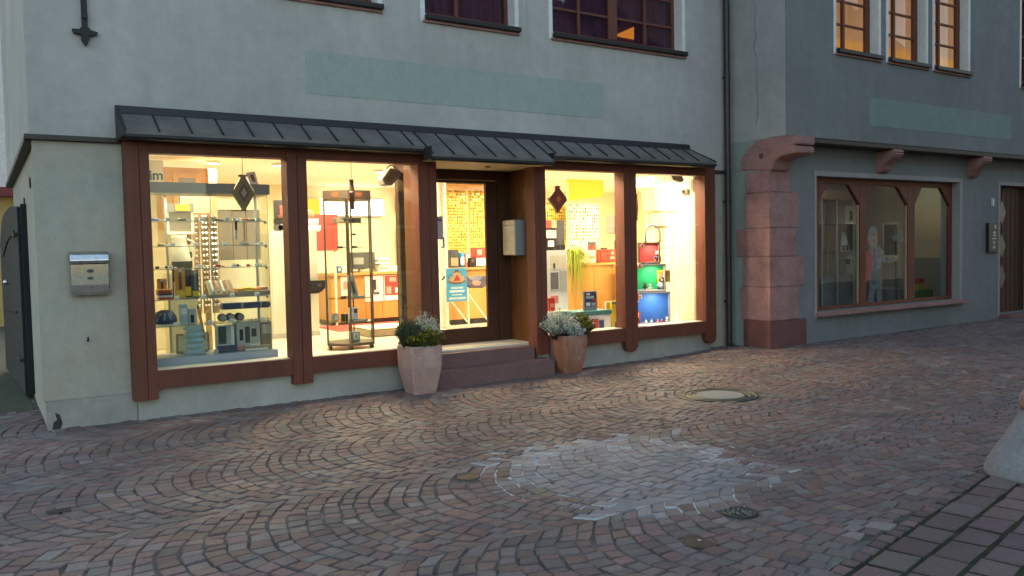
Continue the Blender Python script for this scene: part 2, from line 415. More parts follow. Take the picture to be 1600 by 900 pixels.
def free(x, y):
    if x > .46 and x < 9.97 and y > -.035: return False
    if x >= 9.93 and y > -.79: return False
    if 4.45 < x < 6.3 and y > -.37: return False
    return all((x-a)**2+(y-b)**2 > (r+.02)**2 for a, b, r in covers)
def chalk(x, y):
    dx, dy = x-4.02, y+4.42; a = math.atan2(dy, dx); t = math.hypot(dx, dy)/(1.10+.10*math.sin(3*a+1)+.07*math.sin(7*a)+.05*math.sin(11*a+2))
    if t > 1.16: return 0
    return rnd.uniform(.40, .78) if t < .80 else (rnd.uniform(.2, .8) if rnd.random() < (1.18-t)*1.4 else 0)
PAL = [((0.171, 0.106, 0.097), 5), ((0.188, 0.117, 0.108), 5), ((0.170, 0.113, 0.108), 5), ((0.161, 0.130, 0.124), 5), ((0.174, 0.143, 0.140), 4), ((0.147, 0.120, 0.120), 4), ((0.190, 0.130, 0.109), 1), ((0.156, 0.101, 0.100), 3), ((0.213, 0.175, 0.168), 1), ((0.126, 0.098, 0.095), 1)]
PALX = [c for c, w in PAL for _ in range(w)]
def scol(r=rnd, pal=PALX):
    c = r.choice(pal); k = r.uniform(.82, 1.18); return tuple(x*k*r.uniform(.95, 1.05) for x in c)
def sett(mb, P, h=.012, inset=.011, col=None):
    """one cobble: four ground corners -> sloped sides and a slightly domed, tilted top"""
    cx = sum(p[0] for p in P)/4; cy = sum(p[1] for p in P)/4
    z = gz(cx, cy); tilt = [rnd.uniform(-.0035, .0035) for _ in P]
    base = rnd.uniform(-.003, .003)
    vs = [(p[0], p[1], z-.014) for p in P]
    ring = []; top = []
    for p, t in zip(P, tilt):
        d = math.hypot(p[0]-cx, p[1]-cy) or 1
        k1 = max(.3, 1-.004/d); k2 = max(.3, 1-inset/d)
        ring.append((cx+(p[0]-cx)*k1, cy+(p[1]-cy)*k1, z+base+t-.0035)); top.append((cx+(p[0]-cx)*k2, cy+(p[1]-cy)*k2, z+base+t+.0015))
    vs += ring+top
    fs = [(i, (i+1) % 4, 4+(i+1) % 4, 4+i) for i in range(4)]+[(4+i, 4+(i+1) % 4, 8+(i+1) % 4, 8+i) for i in range(4)]+[(8, 9, 10, 11)]
    c0 = col or scol(); k = chalk(cx, cy); ra = math.atan2(cy+4.42, cx-4.02); rim = k > 0 and math.hypot(cx-4.02, cy+4.42) > .70+.12*math.sin(5*ra) and rnd.random() < .14+.50*max(0, math.cos(ra-.95))+.14*math.sin(5*ra)
    mb.col = tuple(a*(1-k*.80)+b_*k*.80 for a, b_ in zip(c0, (.33, .335, .36)))
    top_only = fs[8:]; mb.add(vs, top_only)
    mb.col = (.50, .51, .54) if rim else tuple(x*(.9 if k else .95) for x in mb.col)
    mb.add(vs, fs[:8])
def in_view(x, y):
    d = Vector((x, y, 0))-EYE; t = d.dot(fw)
    if t < 2.2: return False
    u = d.dot(RI)/t*F_PX; v = -d.dot(UP)/t*F_PX
    return -1000 < u < 1000 and v < 620
pv = MB()
W, SP, RAD = 1.50, .120, 1.02
def warp(p):      # hand laid: no arc keeps its compass line
    a = mnoise.noise_vector(Vector((p[0]*5.5, p[1]*5.5, 3.1))); b_ = mnoise.noise_vector(Vector((p[0]*.9, p[1]*.9, 7.7)))
    return (p[0]+a.x*.030+b_.x*.085, p[1]+a.y*.022+b_.y*.05)
for j in range(-7, 5):
    yc = -1.47-1.49*j
    for k in range(int(-4/SP), int(21/SP)):
        n = rnd.choice((13, 14, 14, 15))
        off = rnd.uniform(-.05, .05)
        cuts = [-1+2*i/n for i in range(n+1)]
        cuts = [cuts[0]]+[c+off*(1-abs(c))+rnd.uniform(-.026, .026) for c in cuts[1:-1]]+[cuts[-1]]
        rowj = rnd.uniform(-.011, .011)
        wob = .03*math.sin(k*.17)+.02*math.sin(k*.071)
        def pt(c, kk, inner=False):
            yy = c*W/2
            if inner: yy -= .8*(1-abs(c)**10)*SP*math.sqrt(max(0, 1-(yy/RAD)**2))*yy/RAD
            return (kk*SP+RAD*(1-math.sqrt(max(.0, 1-(yy/RAD)**2))), yc+yy+wob)
        for a, b in zip(cuts, cuts[1:]):
            x, y = pt((a+b)/2, k+.5)
            if not in_view(x, y) or not free(x, y) or y < yborder(x)-.035 or y > 1.3 or (y > .3 and x > .5): continue
            P = [pt(a, k), pt(b, k), pt(b, k+1, True), pt(a, k+1, True)]
            cx = sum(p[0] for p in P)/4; cy = sum(p[1] for p in P)/4; jt = rnd.uniform(.003, .007)
            Q = []; P = [warp(p) for p in P]; cx = sum(p[0] for p in P)/4; cy = sum(p[1] for p in P)/4; rowj = rnd.uniform(-.007, .007)
            for p in P:
                d = math.hypot(p[0]-cx, p[1]-cy) or 1; s_ = 1-jt/d
                Q.append((cx+(p[0]-cx)*s_+rnd.uniform(-.006, .006)+rowj, cy+(p[1]-cy)*s_+rnd.uniform(-.005, .005)))
            ar = sum(Q[i][0]*Q[(i+1) % 4][1]-Q[(i+1) % 4][0]*Q[i][1] for i in range(4))
            if abs(ar) < .004: continue
            sett(pv, Q if ar > 0 else Q[::-1])
# larger setts along the border, laid in straight courses
ex = Vector((1, .22, 0)).normalized(); ey = Vector((.22, -1, 0)).normalized()
BIG = [(0.160, 0.098, 0.092), (0.176, 0.105, 0.101), (0.144, 0.092, 0.092), (0.156, 0.117, 0.113), (0.133, 0.082, 0.082)]
o0 = Vector((4.39, -6.30, 0))
for r in range(0, 16):
    h = .10 if r == 0 else .205; v0 = 0 if r == 0 else .10+.205*(r-1)
    u = -6.0+rnd.uniform(0, .2)
    while u < 10:
        l = rnd.uniform(.10, .13) if r == 0 else rnd.uniform(.22, .34)
        c = o0+ex*(u+l/2)+ey*(v0+h/2)
        if in_view(c.x, c.y) and free(c.x, c.y) and c.y < -5.5:
            g_ = .009 if r == 0 else .012
            P = [o0+ex*(u+g_)+ey*(v0+h-g_), o0+ex*(u+l-g_)+ey*(v0+h-g_), o0+ex*(u+l-g_)+ey*(v0+g_), o0+ex*(u+g_)+ey*(v0+g_)]
            sett(pv, [(p.x+rnd.uniform(-.006, .006), p.y+rnd.uniform(-.006, .006)) for p in P], inset=.028, col=scol(rnd, BIG))
        u += l
for px, py in ((1030, 655), (1041, 668), (92, 799)):
    p = gat(px, py); w = .05 if px > 1000 else .07; pv.col = (.012, .011, .011); pv.box(p.x-w, p.x+w, p.y-w*.7, p.y+w*.7, -.01, .0045)
struct('cobbled_street', pv, 'cobble')
al = MB(); al.quad((-3, 1.3, -.001), (.44, 1.3, -.001), (.44, 30, -.001), (-3, 30, -.001)); struct('alley_ground', al, 'grassy')
def cover(c, r, name, label, parts):
    t = thing(name, label, 'manhole cover', (c[0], c[1], gz(*c)))
    for pn, mat, prof in parts:
        MB().lathe(prof, (c[0], c[1], gz(*c)), 40).build(pn, mat, t, smooth=False)
    return t
t = cover((6.79, -2.72), .41, 'manhole_cover', 'large round manhole cover with pale concrete centre and iron rings', [
    ('outer_ring', 'cast_iron', [(.41, -.02), (.41, .004), (.385, .006), (.375, -.002), (.36, -.002), (.35, .006), (.315, .006), (.305, -.002), (.295, -.002), (.285, .005), (.262, .005), (.262, -.02)]),
    ('concrete_disc', 'concrete', [(.258, -.02), (.258, .003), (.25, .007), (.02, .008)])])
t = cover((3.31, -5.83), .10, 'valve_cover', 'small round brown iron valve cover with a shiny knob at its centre', [
    ('cover_plate', 'rusty_iron', [(.10, -.02), (.10, .003), (.088, .005), (.082, .001), (.02, .002)]), ('knob', 'chrome', [(.012, 0), (.012, .01), (.006, .013)])])
t = cover((2.935, -3.895), .085, 'valve_cover', 'small ochre iron cap beside the edge of the white powder stain', [
    ('cover_plate', plain('ochre iron', (.15, .095, .055), .7, .2, .3, 30), [(.085, -.02), (.085, .004), (.07, .006), (.062, .001), (.02, .003)])])
t = cover((3.88, -5.61), .11, 'drain_cover', 'small dark drain cover sprinkled with pale crumbs', [
    ('cover_plate', 'cast_iron', [(.11, -.02), (.11, .002), (.095, .004), (.09, -.002), (.02, -.001)])])
cr = MB()
for i in range(22):
    a = rnd.uniform(0, 6.28); q = rnd.uniform(.02, .09); cr.ball((3.88+q*math.cos(a), -5.61+q*math.sin(a), .006), rnd.uniform(.004, .008), 6)
cr.build('crumbs', 'ink', t)['kind'] = 'stuff'
# bollard
c = (6.13, -6.225)
b = thing('stone_bollard', 'pale granite cone bollard with a red sandstone cap at the pavement edge', 'bollard', (c[0], c[1], 0))
MB().lathe([(.285, -.02), (.285, .02), (.265, .09), (.215, .18), (.15, .28), (.095, .38), (.06, .46)], (c[0], c[1], 0), 28).build('shaft', 'granite', b, smooth=True)
MB().lathe([(.062, .455), (.075, .49), (.07, .55), (.045, .59), (.01, .60)], (c[0], c[1], 0), 24).build('cap', 'sandstone', b, smooth=True)

# ------------------------------------------------------------------ left house
H = thing('shop_house', 'pale grey house with a lit timber shopfront under a zinc canopy', 'building', (5.0, 0.0, 0.0))
WINS = [(2.62, 4.06, 4.55, 6.1), (4.67, 5.98, 4.52, 6.1), (6.57, 8.95, 4.53, 6.1)]
walls([.453, 9.95], [2.80, 7.2], WINS, 0, .35).build('upper_wall', 'wall_up', H)
sd = MB(); sd.box(.453, .70, .35, 6.6, 2.81, 7.2); sd.build('upper_side_wall', 'wall_up', H)
lw = MB(); lw.prism([(.47, .02), (1.27, .02), (1.27, .3), (.50, .3)], 'z', .27, 2.79); lw.build('lower_wall', 'wall_low', H, .008)
lw = MB(); lw.box(.50, .70, .3, 6.0, -.1, 2.79); lw.build('lower_side_wall', 'wall_low', H)
pl = MB(); pl.prism([(.49, -.004), (1.30, .0), (1.30, .3), (.50, .3)], 'z', -.1, .27); pl.build('corner_plinth', 'plinth', H, .01)
cr = MB()   # broken plaster at the foot of the corner
cr.prism([(.53, .0), (.60, .0), (.62, .05), (.60, .14), (.56, .16), (.575, .09), (.545, .07)], 'y', -.0065, .02); cr.build('plaster_hole', 'dark', H)
tr = MB(); tr.box(.41, 1.28, -.03, .06, 2.785, 2.835); tr.box(.41, .50, .06, 6.07, 2.77, 2.833); tr.build('trim_board', 'trim_dark', H, .004)
tr = MB(); tr.box(9.47, 9.95, .0, .06, 2.745, 2.80); tr.build('trim_board', 'trim_dark', H, .004)
w = MB(); w.box(9.44, 9.95, .02, .3, -.1, 2.745); w.build('lower_wall', 'wall_low', H)
pl = MB(); pl.box(1.30, 4.50, -.05, .3, -.1, .315); pl.build('plinth', 'plinth', H, .006); MB().box(6.20, 9.44, -.05, .3, -.1, .315).build('plinth', 'plinth', H, .006)
bd = MB(); bd.box(3.17, 7.43, -.004, .02, 3.44, 3.915); bd.build('painted_band', 'band', H)
roof = MB(); roof.prism([(-.5, 7.15), (3.4, 10.4), (7.2, 7.15), (7.2, 7.3), (3.4, 10.6), (-.5, 7.32)], 'x', .2, 9.95); roof.build('roof', 'roof_tile', H)
an = MB()
xa, za = ax(133, -.03, 55), az(133, 72, -.03)
an.box(xa-.025, xa+.025, -.05, 0, za+.12, za+1.1)
an.prism([(xa, za), (xa+.035, za+.06), (xa+.03, za+.10), (xa+.10, za+.115), (xa+.115, za+.14), (xa+.05, za+.155), (xa+.03, za+.18), (xa-.03, za+.18), (xa-.05, za+.155), (xa-.115, za+.15), (xa-.10, za+.115), (xa-.03, za+.10), (xa-.035, za+.06)], 'y', -.055, -.005)
an.tube((xa, -.075, za+.28), (xa, -.0, za+.28), .028)
an.build('wall_anchor', 'iron', H, .003)
hk = MB(); p = at(137, 532, 0); hk.tube((p.x, .02, p.z), (p.x, -.05, p.z), .009); hk.tube((p.x, -.05, p.z), (p.x, -.055, p.z+.04), .008); hk.build('wall_hook', 'iron', H)
for yy, zz in ((.55, 2.42), (1.9, 2.30)):
    hk = MB(); pts = [(.47, yy+.05*math.cos(a*.785), zz+.05*math.sin(a*.785)) for a in range(9)]; hk.path(pts, .008, 6); hk.build('wall_ring', 'iron', H)
# upper windows
def casement(parent, x0, x1, z0, z1, y, cols, rows, curtain, deep=.14, gmat='glass_up', ember=False, trim=.055, yf=0.0, stile=.055):
    fr = MB(); d = .05
    w = bpy.data.objects.new('window', None); COL.objects.link(w); w.parent = parent; w.location = Vector((x0, y, z0))-parent.location
    fr.box(x0, x0+stile, y, y+d, z0, z1); fr.box(x1-stile, x1, y, y+d, z0, z1); fr.box(x0+stile, x1-stile, y, y+d, z0, z0+.07); fr.box(x0+stile, x1-stile, y, y+d, z1-.06, z1)
    for c, ww in cols: fr.box(c-ww/2, c+ww/2, y-.008, y+d-.006, z0+.07, z1-.06)
    for r in rows: fr.box(x0+stile, x1-stile, y+.004, y+d-.012, r-.017, r+.017)
    fr.build('frame', 'timber', w, .003)
    MB().box(x0+.03, x1-.03, y+.028, y+.034, z0+.03, z1-.03).build('pane', gmat, w)
    cu = MB(); n = 40
    yy = [y+.10+.018*math.sin(i*1.3)+.012*math.sin(i*2.9) for i in range(n+1)]
    for i in range(n):
        xa, xb = x0+(x1-x0)*i/n, x0+(x1-x0)*(i+1)/n
        cu.add([(xa, yy[i], z0), (xb, yy[i+1], z0), (xb, yy[i+1], z1), (xa, yy[i], z1)], [(0, 1, 2, 3)])
    cu.build('curtain', curtain, w, smooth=True)
    MB().box(x0+.001, x1+trim, yf-.075, y-.002, z0-.07, z0-.012).build('sill', 'sill_metal', w, .006)
    for k, (a, b_) in enumerate(((x0-trim, x0), (x1, x1+trim))):
        tr = MB(); tr.prism([(a, yf-.006), (b_, yf-.006), (b_, y-.001), (b_-.006, y-.001), (b_-.006, yf+.02), (a, yf+.02)] if False else ([(a, yf-.006), (b_+.006, yf-.006), (b_+.006, y-.001), (b_+.001, y-.001), (b_+.001, yf+.02), (a, yf+.02)] if k == 0 else [(a-.006, yf-.006), (b_, yf-.006), (b_, yf+.02), (a-.001, yf+.02), (a-.001, y-.001), (a-.006, y-.001)]), 'z', z0-(.09 if k == 0 else .011), z1+.05)
        tr.build('surround', 'white_trim', w)
    MB().box(x0-.02, x1+trim, yf-.03, yf-.001, z0-.105, z0-.072).build('sill_bed', 'sandstone', w, .004)
    return w
casement(H, *WINS[0], .16, [(3.34, .09)], [5.0, 5.5], 'curtain_purple')
casement(H, *WINS[1], .16, [(5.20, .045)], [5.05, 5.5], 'curtain_purple')
w3 = casement(H, *WINS[2], .16, [(7.14, .045), (7.75, .16), (8.36, .045)], [4.91, 5.3], 'curtain_purple')
em = MB(); a = at(963, 54, .23); b_ = at(990, 42, .23); c_ = at(990, 62, .23); d_ = at(963, 57, .23)
em.prism([(d_.x, d_.z), (c_.x, c_.z), (b_.x, b_.z), (a.x, a.z)], 'y', .222, .226); em.build('lit_gap', 'ember', w3)
# downpipe
dp = MB(); dp.tube((9.80, -.085, .10), (9.80, -.085, 7.1), .046, n=16); dp.tube((9.80, -.085, .10), (9.79, -.19, .045), .048, n=16)
for z in (.75, 2.3, 4.2, 6): dp.tube((9.80, -.085, z), (9.80, -.085, z+.035), .054, n=16); dp.box(9.79, 9.81, -.05, .01, z+.005, z+.03)
dp.build('downpipe', 'gutter', H)
# canopy
cp = MB(); Y0, Z0, Y1, Z1 = -.03, 3.085, -.38, 2.868; sl = (Z0-Z1)/(Y0-Y1)
YM = -.54; ZM = Z0-sl*(Y0-YM)
XL, XR, XE, MA, MBX = 1.215, 9.04, 9.24, 4.45, 6.17
def slab(x0, x1, yb, zb, x0t=None, x1t=None):
    x0t = x0 if x0t is None else x0t; x1t = x1 if x1t is None else x1t; h = .03
    vs = [(x0t, Y0, Z0), (x1t, Y0, Z0), (x1, yb, zb), (x0, yb, zb), (x0t, Y0, Z0-h), (x1t, Y0, Z0-h), (x1, yb, zb-h), (x0, yb, zb-h)]
    cp.add(vs, [(3, 2, 1, 0), (4, 5, 6, 7), (0, 1, 5, 4), (2, 3, 7, 6), (1, 2, 6, 5), (3, 0, 4, 7)])
slab(XL+.025, MA, Y1, Z1); slab(MA, MBX, YM, ZM); slab(MBX, XE, Y1, Z1, None, XR)
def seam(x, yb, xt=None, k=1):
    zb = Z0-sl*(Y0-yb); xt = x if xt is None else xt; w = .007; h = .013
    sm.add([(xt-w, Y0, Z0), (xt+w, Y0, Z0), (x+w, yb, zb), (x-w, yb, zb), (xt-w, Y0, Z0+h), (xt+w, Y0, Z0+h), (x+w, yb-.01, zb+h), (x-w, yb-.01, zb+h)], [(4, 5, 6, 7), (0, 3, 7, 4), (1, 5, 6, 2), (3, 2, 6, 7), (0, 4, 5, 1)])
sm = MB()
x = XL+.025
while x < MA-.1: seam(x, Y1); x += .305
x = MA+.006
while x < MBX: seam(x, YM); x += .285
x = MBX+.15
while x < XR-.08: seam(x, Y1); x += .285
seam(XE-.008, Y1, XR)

cnp = bpy.data.objects.new('canopy', None); COL.objects.link(cnp); cnp.parent = H; cnp.location = Vector((5.2, -.2, 2.85))-H.location
cp.build('roof_sheet', 'zinc', cnp)
rc = MB(); rc.prism([(0, 3.165), (-.035, 3.15), (-.045, 3.08), (-.02, 3.07), (0, 3.07)], 'x', XL-.01, XR+.01)
rc.prism([(0, 3.162), (-.04, 3.12), (Y1-.02, Z1+.03), (Y1-.02, Z1-.055), (Y1+.02, Z1-.06), (0, 2.80)], 'x', XL-.012, XL+.022)
rc.build('edge_flashing', 'zinc_dark', cnp, .003)
sm.build('seam', 'zinc_dark', cnp)['kind'] = 'stuff'  # black colour stands in for the shadow lines along the seams
gu = MB()
for xa, xb, yb, zb in ((XL+.023, MA, Y1, Z1), (MA, MBX, YM, ZM), (MBX, XE, Y1, Z1)):
    gu.box(xa, xb, yb-.015, yb+.04, zb-.062, zb-.031); gu.box(xa, xb, yb+.01, -.155 if yb == Y1 else yb+.06, zb-.075, zb-.063)
gu.box(MA-.02, MA, YM, Y1+.03, ZM-.06, Z1-.01); gu.box(MBX, MBX+.02, YM, Y1+.03, ZM-.06, Z1-.01)
gu.build('eave', 'zinc_dark', cnp, .004)
# timber shopfront
sf = bpy.data.objects.new('shopfront', None); COL.objects.link(sf); sf.parent = H; sf.location = Vector((5.2, -.15, .2))-H.location
fr = MB(); YF = -.15
def post(x0, x1, z0, z1, groove, y=YF, yb=.06):
    gx_ = x0+(x1-x0)*groove
    fr.box(x0, gx_-.003, y, yb, z0, z1); fr.box(gx_+.003, x1, y+.006, yb-.004, z0, z1); fr.box(gx_-.0031, gx_+.0031, y+.02, yb-.02, z0+.01, z1-.01)
post(1.25, 1.478, .205, 2.83, .58); post(2.868, 3.094, .205, 2.83, .5)
post(4.455, 4.705, .205, 2.83, .58); post(6.13, 6.312, .25, 2.83, .45)
post(7.648, 7.884, .22, 2.83, .5); post(9.235, 9.462, .215, 2.83, .45)
for x0, x1, zb in ((7.66, 7.87, .22), (9.25, 9.45, .215)):
    c = (x0+x1)/2; r = (x1-x0)/2
    fr.prism([(c+r*math.cos(math.pi+i*math.pi/8), zb+.002+.07*math.sin(math.pi+i*math.pi/8)) for i in range(9)], 'y', YF+.004, -.052)
for x0, x1 in ((1.478, 2.868), (3.094, 4.455), (6.312, 7.648), (7.884, 9.235)):
    fr.box(x0, x1, YF+.012, .04, 2.69, 2.825); fr.box(x0, x1, YF+.008, .04, .31, .492)
fr.box(4.705, 6.13, -.20, .04, 2.745, 2.83)
fr.build('timber_frame', 'timber', sf, .006)
for x0, x1 in ((1.478, 2.868), (3.094, 4.455), (6.312, 7.648), (7.884, 9.235)):
    p_ = MB().box(x0-.01, x1+.01, -.085, -.079, .48, 2.70).build('shop_pane', 'glass', sf)
    if x0 > 1.4 and x0 < 1.5:
        pass
for x0, x1 in ((1.478, 2.868), (3.094, 4.455), (6.312, 7.648), (7.884, 9.235)): MB().box(x0+.001, x1-.001, -.075, .14, .40, .497).build('inner_ledge', 'white', sf, .004)
# recessed entrance
en = MB(); en.box(4.462, 4.52, .061, .27, .38, 2.83); en.build('recess_panel', 'panel_wood', sf)
en = MB(); en.box(4.462, 4.52, .271, .56, .38, .50); en.build('recess_rail', 'door_wood', sf); MB().box(4.462, 4.52, .271, .56, 2.62, 2.83).build('recess_rail', 'door_wood', sf); MB().box(4.488, 4.494, .271, .56, .50, 2.62).build('side_pane', 'glass', sf)
en = MB()
for ya, yb in ((.061, .16), (.165, .38), (.385, .66)): en.box(6.20, 6.26, ya, yb, .38, 2.74)
en.box(6.215, 6.262, .061, .66, .38, 2.83); en.build('recess_panel', 'panel_wood', sf, .004)
so = MB(); so.box(4.52, 6.20, YM+.03, .66, 2.715, 2.735); so.build('soffit', 'soffit', sf)
MB().lathe([(.035, 0), (.035, -.012), (.028, -.014)], (5.55, .05, 2.715), 16).build('downlight', 'brown', sf)
df = MB(); df.box(4.52, 4.74, .56, .66, .38, 2.715); df.box(6.01, 6.20, .56, .66, .38, 2.715); df.box(4.74, 6.01, .56, .66, 2.585, 2.715); df.build('door_frame', 'door_wood', sf, .004)
dr = bpy.data.objects.new('door', None); COL.objects.link(dr); dr.parent = H; dr.location = Vector((4.75, .6, .38))-H.location
d = MB(); d.box(4.745, 4.895, .585, .635, .395, 2.58); d.box(5.83, 6.005, .585, .635, .395, 2.58); d.box(4.895, 5.83, .586, .634, .395, .60); d.box(4.895, 5.83, .586, .634, 2.545, 2.58); d.build('door_leaf', 'door_wood', dr, .004)
MB().box(4.885, 5.84, .606, .612, .59, 2.55).build('pane', 'glass', dr)
MB().box(4.74, 6.01, .56, .66, .3725, .392).build('threshold', 'brass', dr)
hd = MB(); hx = ax(688, .56, 380); hz = az(688, 372, .56)
hd.path([(hx+.03, .58, hz-.12), (hx+.035, .53, hz-.12), (hx+.035, .53, hz+.0), (hx+.03, .58, hz)], .010); hd.build('handle', 'dark', dr); hd = MB(); hd.path([(hx+.02, .58, hz-.55), (hx+.02, .53, hz-.53), (hx+.035, .53, hz-.50)], .010)
hd.build('handle', 'dark', dr)
nt_ = MB(); a = at(683, 338, .58); b_ = at(693.5, 374, .58)
nt_.box(a.x-.06, b_.x, .596, .60, b_.z, a.z); nt_.mi = 1; nt_.box(a.x+.0, b_.x-.02, .594, .597, a.z-.06, a.z-.03); nt_.build('door_notice', ['lilac', 'ink'], dr)
st = MB(); st.box(4.44, 6.28, -.335, .0, -.05, .20); st.build('doorstep', 'step_stone', H, .012)
st = MB(); st.box(4.52, 6.125, -.10, .66, .0, .372); st.build('doorstep', 'step_stone', H, .012)

# shop interior shell
wi = MB(); wi.box(.70, .78, .3, 6.6, .3, 2.97); wi.box(13.2, 13.28, 2.34, 6.6, .3, 2.97); wi.box(.78, 13.2, 6.52, 6.6, .3, 2.97)
wi.build('interior_wall', 'int_wall', H)
wi = MB(); wi.prism([(9.46, .062), (9.60, .062), (9.60, .62), (10.90, .62), (10.90, 2.34), (13.2, 2.34), (13.2, 2.42), (10.82, 2.42), (10.82, .70), (9.46, .70)], 'z', .3, 2.97); wi.build('interior_wall', 'int_wall', H)
MB().box(.70, 13.28, .351, 6.6, 2.95, 3.0).build('ceiling', 'int_ceil', H)
MB().box(.78, 13.2, .141, 6.52, .30, .40).build('shop_floor', 'int_floor', H)
bl = MB(); bl.box(.78, 9.5, .06, .14, .2, .395); bl.build('floor_edge', 'int_floor', H)
cb = MB(); cb.box(.6, .79, .301, .35, .3, 2.8); cb.build('wall_end', 'int_wall', H)

# ------------------------------------------------------------------ right house
R_ = thing('corner_house', 'dark grey green house with red sandstone corner and jettied upper storey', 'building', (14.0, -.76, 0.0))
RW = (11.03, 15.09, .56, 2.69); RD = (16.50, 17.75, .20, 2.67)
YL, YU, ZJ = -.76, -1.07, 3.22
walls([9.95, 21.0], [-.1, ZJ], [RW, RD], YL, YL+.35).build('lower_wall', 'wall_green', R_)
UW = [(11.10, 12.18, 4.60, 6.2), (12.43, 13.50, 4.60, 6.2), (13.74, 14.80, 4.60, 6.2), (16.62, 17.7, 4.56, 6.2)]
walls([9.95, 21.0], [ZJ, 7.4], UW, YU, YU+.35).build('upper_wall', 'wall_green', R_)
s_ = MB(); s_.box(9.947, 10.20, YU+.35, .4, ZJ, 7.4); s_.quad((9.944, YU+.0, 7.4), (9.944, YU+.0, ZJ), (9.944, YU+.35, ZJ), (9.944, YU+.35, 7.4)); s_.build('upper_side_wall', 'wall_green_lit', R_)
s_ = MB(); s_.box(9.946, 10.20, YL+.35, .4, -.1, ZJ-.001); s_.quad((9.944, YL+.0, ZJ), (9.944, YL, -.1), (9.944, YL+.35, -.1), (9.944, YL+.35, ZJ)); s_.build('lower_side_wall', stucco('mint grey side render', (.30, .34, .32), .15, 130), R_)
MB().box(9.96, 21, YU+.01, YL-.001, ZJ-.075, ZJ-.001).build('jetty_underside', 'trim_dark', R_, .006)  # dark slab closing the jetty from below
roof = MB(); roof.prism([(-1.6, 7.3), (2.8, 11), (7, 7.3), (7, 7.5), (2.8, 11.2), (-1.6, 7.5)], 'x', 9.8, 21.2); roof.build('roof', 'roof_tile', R_)
ck = MB()   # long crack in the side render
pts = [(9.942, -.55+rnd.uniform(-.03, .03)+.05*i/14, 3.45+i*.13) for i in range(15)]; ck.path(pts, .004, 5); ck.build('render_crack', 'ink', R_)
bd = MB(); bd.box(11.93, 16.27, YU-.004, YU+.02, 3.48, 3.925); bd.build('painted_band', 'band_green', R_)
for wn in UW[:3]: casement(R_, *wn, YU+.15, [(wn[0]+.40, .05)], [4.60+.07+.36*k for k in range(1, 4)], 'lit_curtain', yf=YU, stile=.11)
casement(R_, *UW[3], YU+.15, [(UW[3][0]+.45, .05)], [5.1, 5.5], 'curtain_purple', yf=YU, stile=.07)
# quoins
zc = [az(1204, y, YL) for y in (266, 300, 356, 401, 449, 502, 541)]
fr_x = [ax(x, YL, 300) for x in (1233, 1246, 1243, 1255, 1246, 1257)]
def sy(px, py=400):
    d = ray(px, py); return EYE.y+d.y*((9.95-EYE.x)/d.x)
sd_y = [sy(x) for x in (1167, 1165, 1152, 1162, 1158, 1163)]
for i in range(6):
    q = MB(); z1, z0 = zc[i], zc[i+1]
    if i == 5: z0 = -.1
    e = .022 if i != 5 else .035
    xr, yb = fr_x[i], sd_y[i]; n = 5
    out = [(9.95-e, YL-e)]+[(9.95-e+(xr-9.95+e)*k/n, YL-e+rnd.uniform(-.009, .009)) for k in range(1, n)]+[(xr, YL-e), (xr, YL+.02), (9.97, YL+.02), (9.97, yb), (9.95-e, yb)]+[(9.95-e+rnd.uniform(-.004, .004), yb+(YL-e-yb)*k/3) for k in (1, 2)]
    q.prism(out, 'z', z0+.0015, z1-.0015)
    q.build('corner_stone', 'sandstone' if i < 5 else 'sandstone_dark', R_, .009)
cs = MB()
def sp_(px, py):
    d = ray(px, py); p = EYE+d*((9.93-EYE.x)/d.x); return (p.y, p.z)
pr = [sp_(*p) for p in ((1158, 266), (1157, 252), (1162, 241), (1170, 231), (1178, 226), (1179, 220), (1228, 211), (1246, 211), (1246, 224), (1240, 226), (1246, 229), (1245, 238), (1232, 241), (1220, 244), (1211, 251), (1206, 266))]
cs.prism(pr[::-1], 'x', 9.925, 10.32); cs.build('corbel_stone', 'sandstone', R_, .012)
cs = MB(); p = sp_(1190, 244); cs.box(9.915, 9.93, p[0]-.035, p[0]+.035, p[1]-.035, p[1]+.04); cs.build('peg_hole', 'sandstone_dark', R_)
for px in (1393, 1533):
    xk = ax(px, -.95, 245); k = MB()
    prof = [(YL+.02, ZJ-.08), (YU-.02, ZJ-.08), (YU-.03, ZJ-.14), (YU+.02, ZJ-.20), (YU+.10, ZJ-.26), (YU+.18, ZJ-.33), (YU+.24, ZJ-.42), (YL+.02, ZJ-.46)]
    k.prism(prof, 'x', xk-.14, xk+.14); k.build('corbel', 'sandstone', R_, .02)
# right shop window
rw = bpy.data.objects.new('shop_window', None); COL.objects.link(rw); rw.parent = R_; rw.location = Vector((11, -.7, .56))-R_.location
tr = MB(); x0, x1, z0, z1 = RW
M['surround'] = stucco('pale pinkish surround', (.34, .32, .32), .1, 90)
tr.prism([(x0-.055, z0-.10), (x0, z0-.10), (x0, z1), (x1, z1), (x1, z0-.02), (x1+.09, z0-.02), (x1+.09, z1+.075), (x0-.055, z1+.075)][::-1], 'y', YL-.012, YL+.02); tr.build('surround', 'surround', rw)
for a, b_, cz0, cz1 in ((x1-.006, x1-.001, z0, z1), (x0+.001, x0+.006, z0, z1), (x0+.006, x1-.006, z1-.006, z1-.001)): MB().box(a, b_, YL, YL+.13, cz0, cz1).build('reveal', 'surround', rw)
sl_ = MB(); sl_.box(x0-.02, x1+.12, YL-.10, YL+.13, z0-.075, z0-.005); sl_.build('sill', 'sandstone', rw, .012)
f = MB(); y0, y1 = YL+.13, YL+.20
li = [(ax(1280, y0), ax(1343.5, y0)), (ax(1353.5, y0), ax(1418.5, y0)), (ax(1429.5, y0), ax(1484.5, y0))]
zb, zt = az(1345, 474, y0), az(1345, 289, y0)
f.box(x0, x1, y0, y1, z0, zb); f.box(x0, x1, y0, y1, zt, z1-.007)
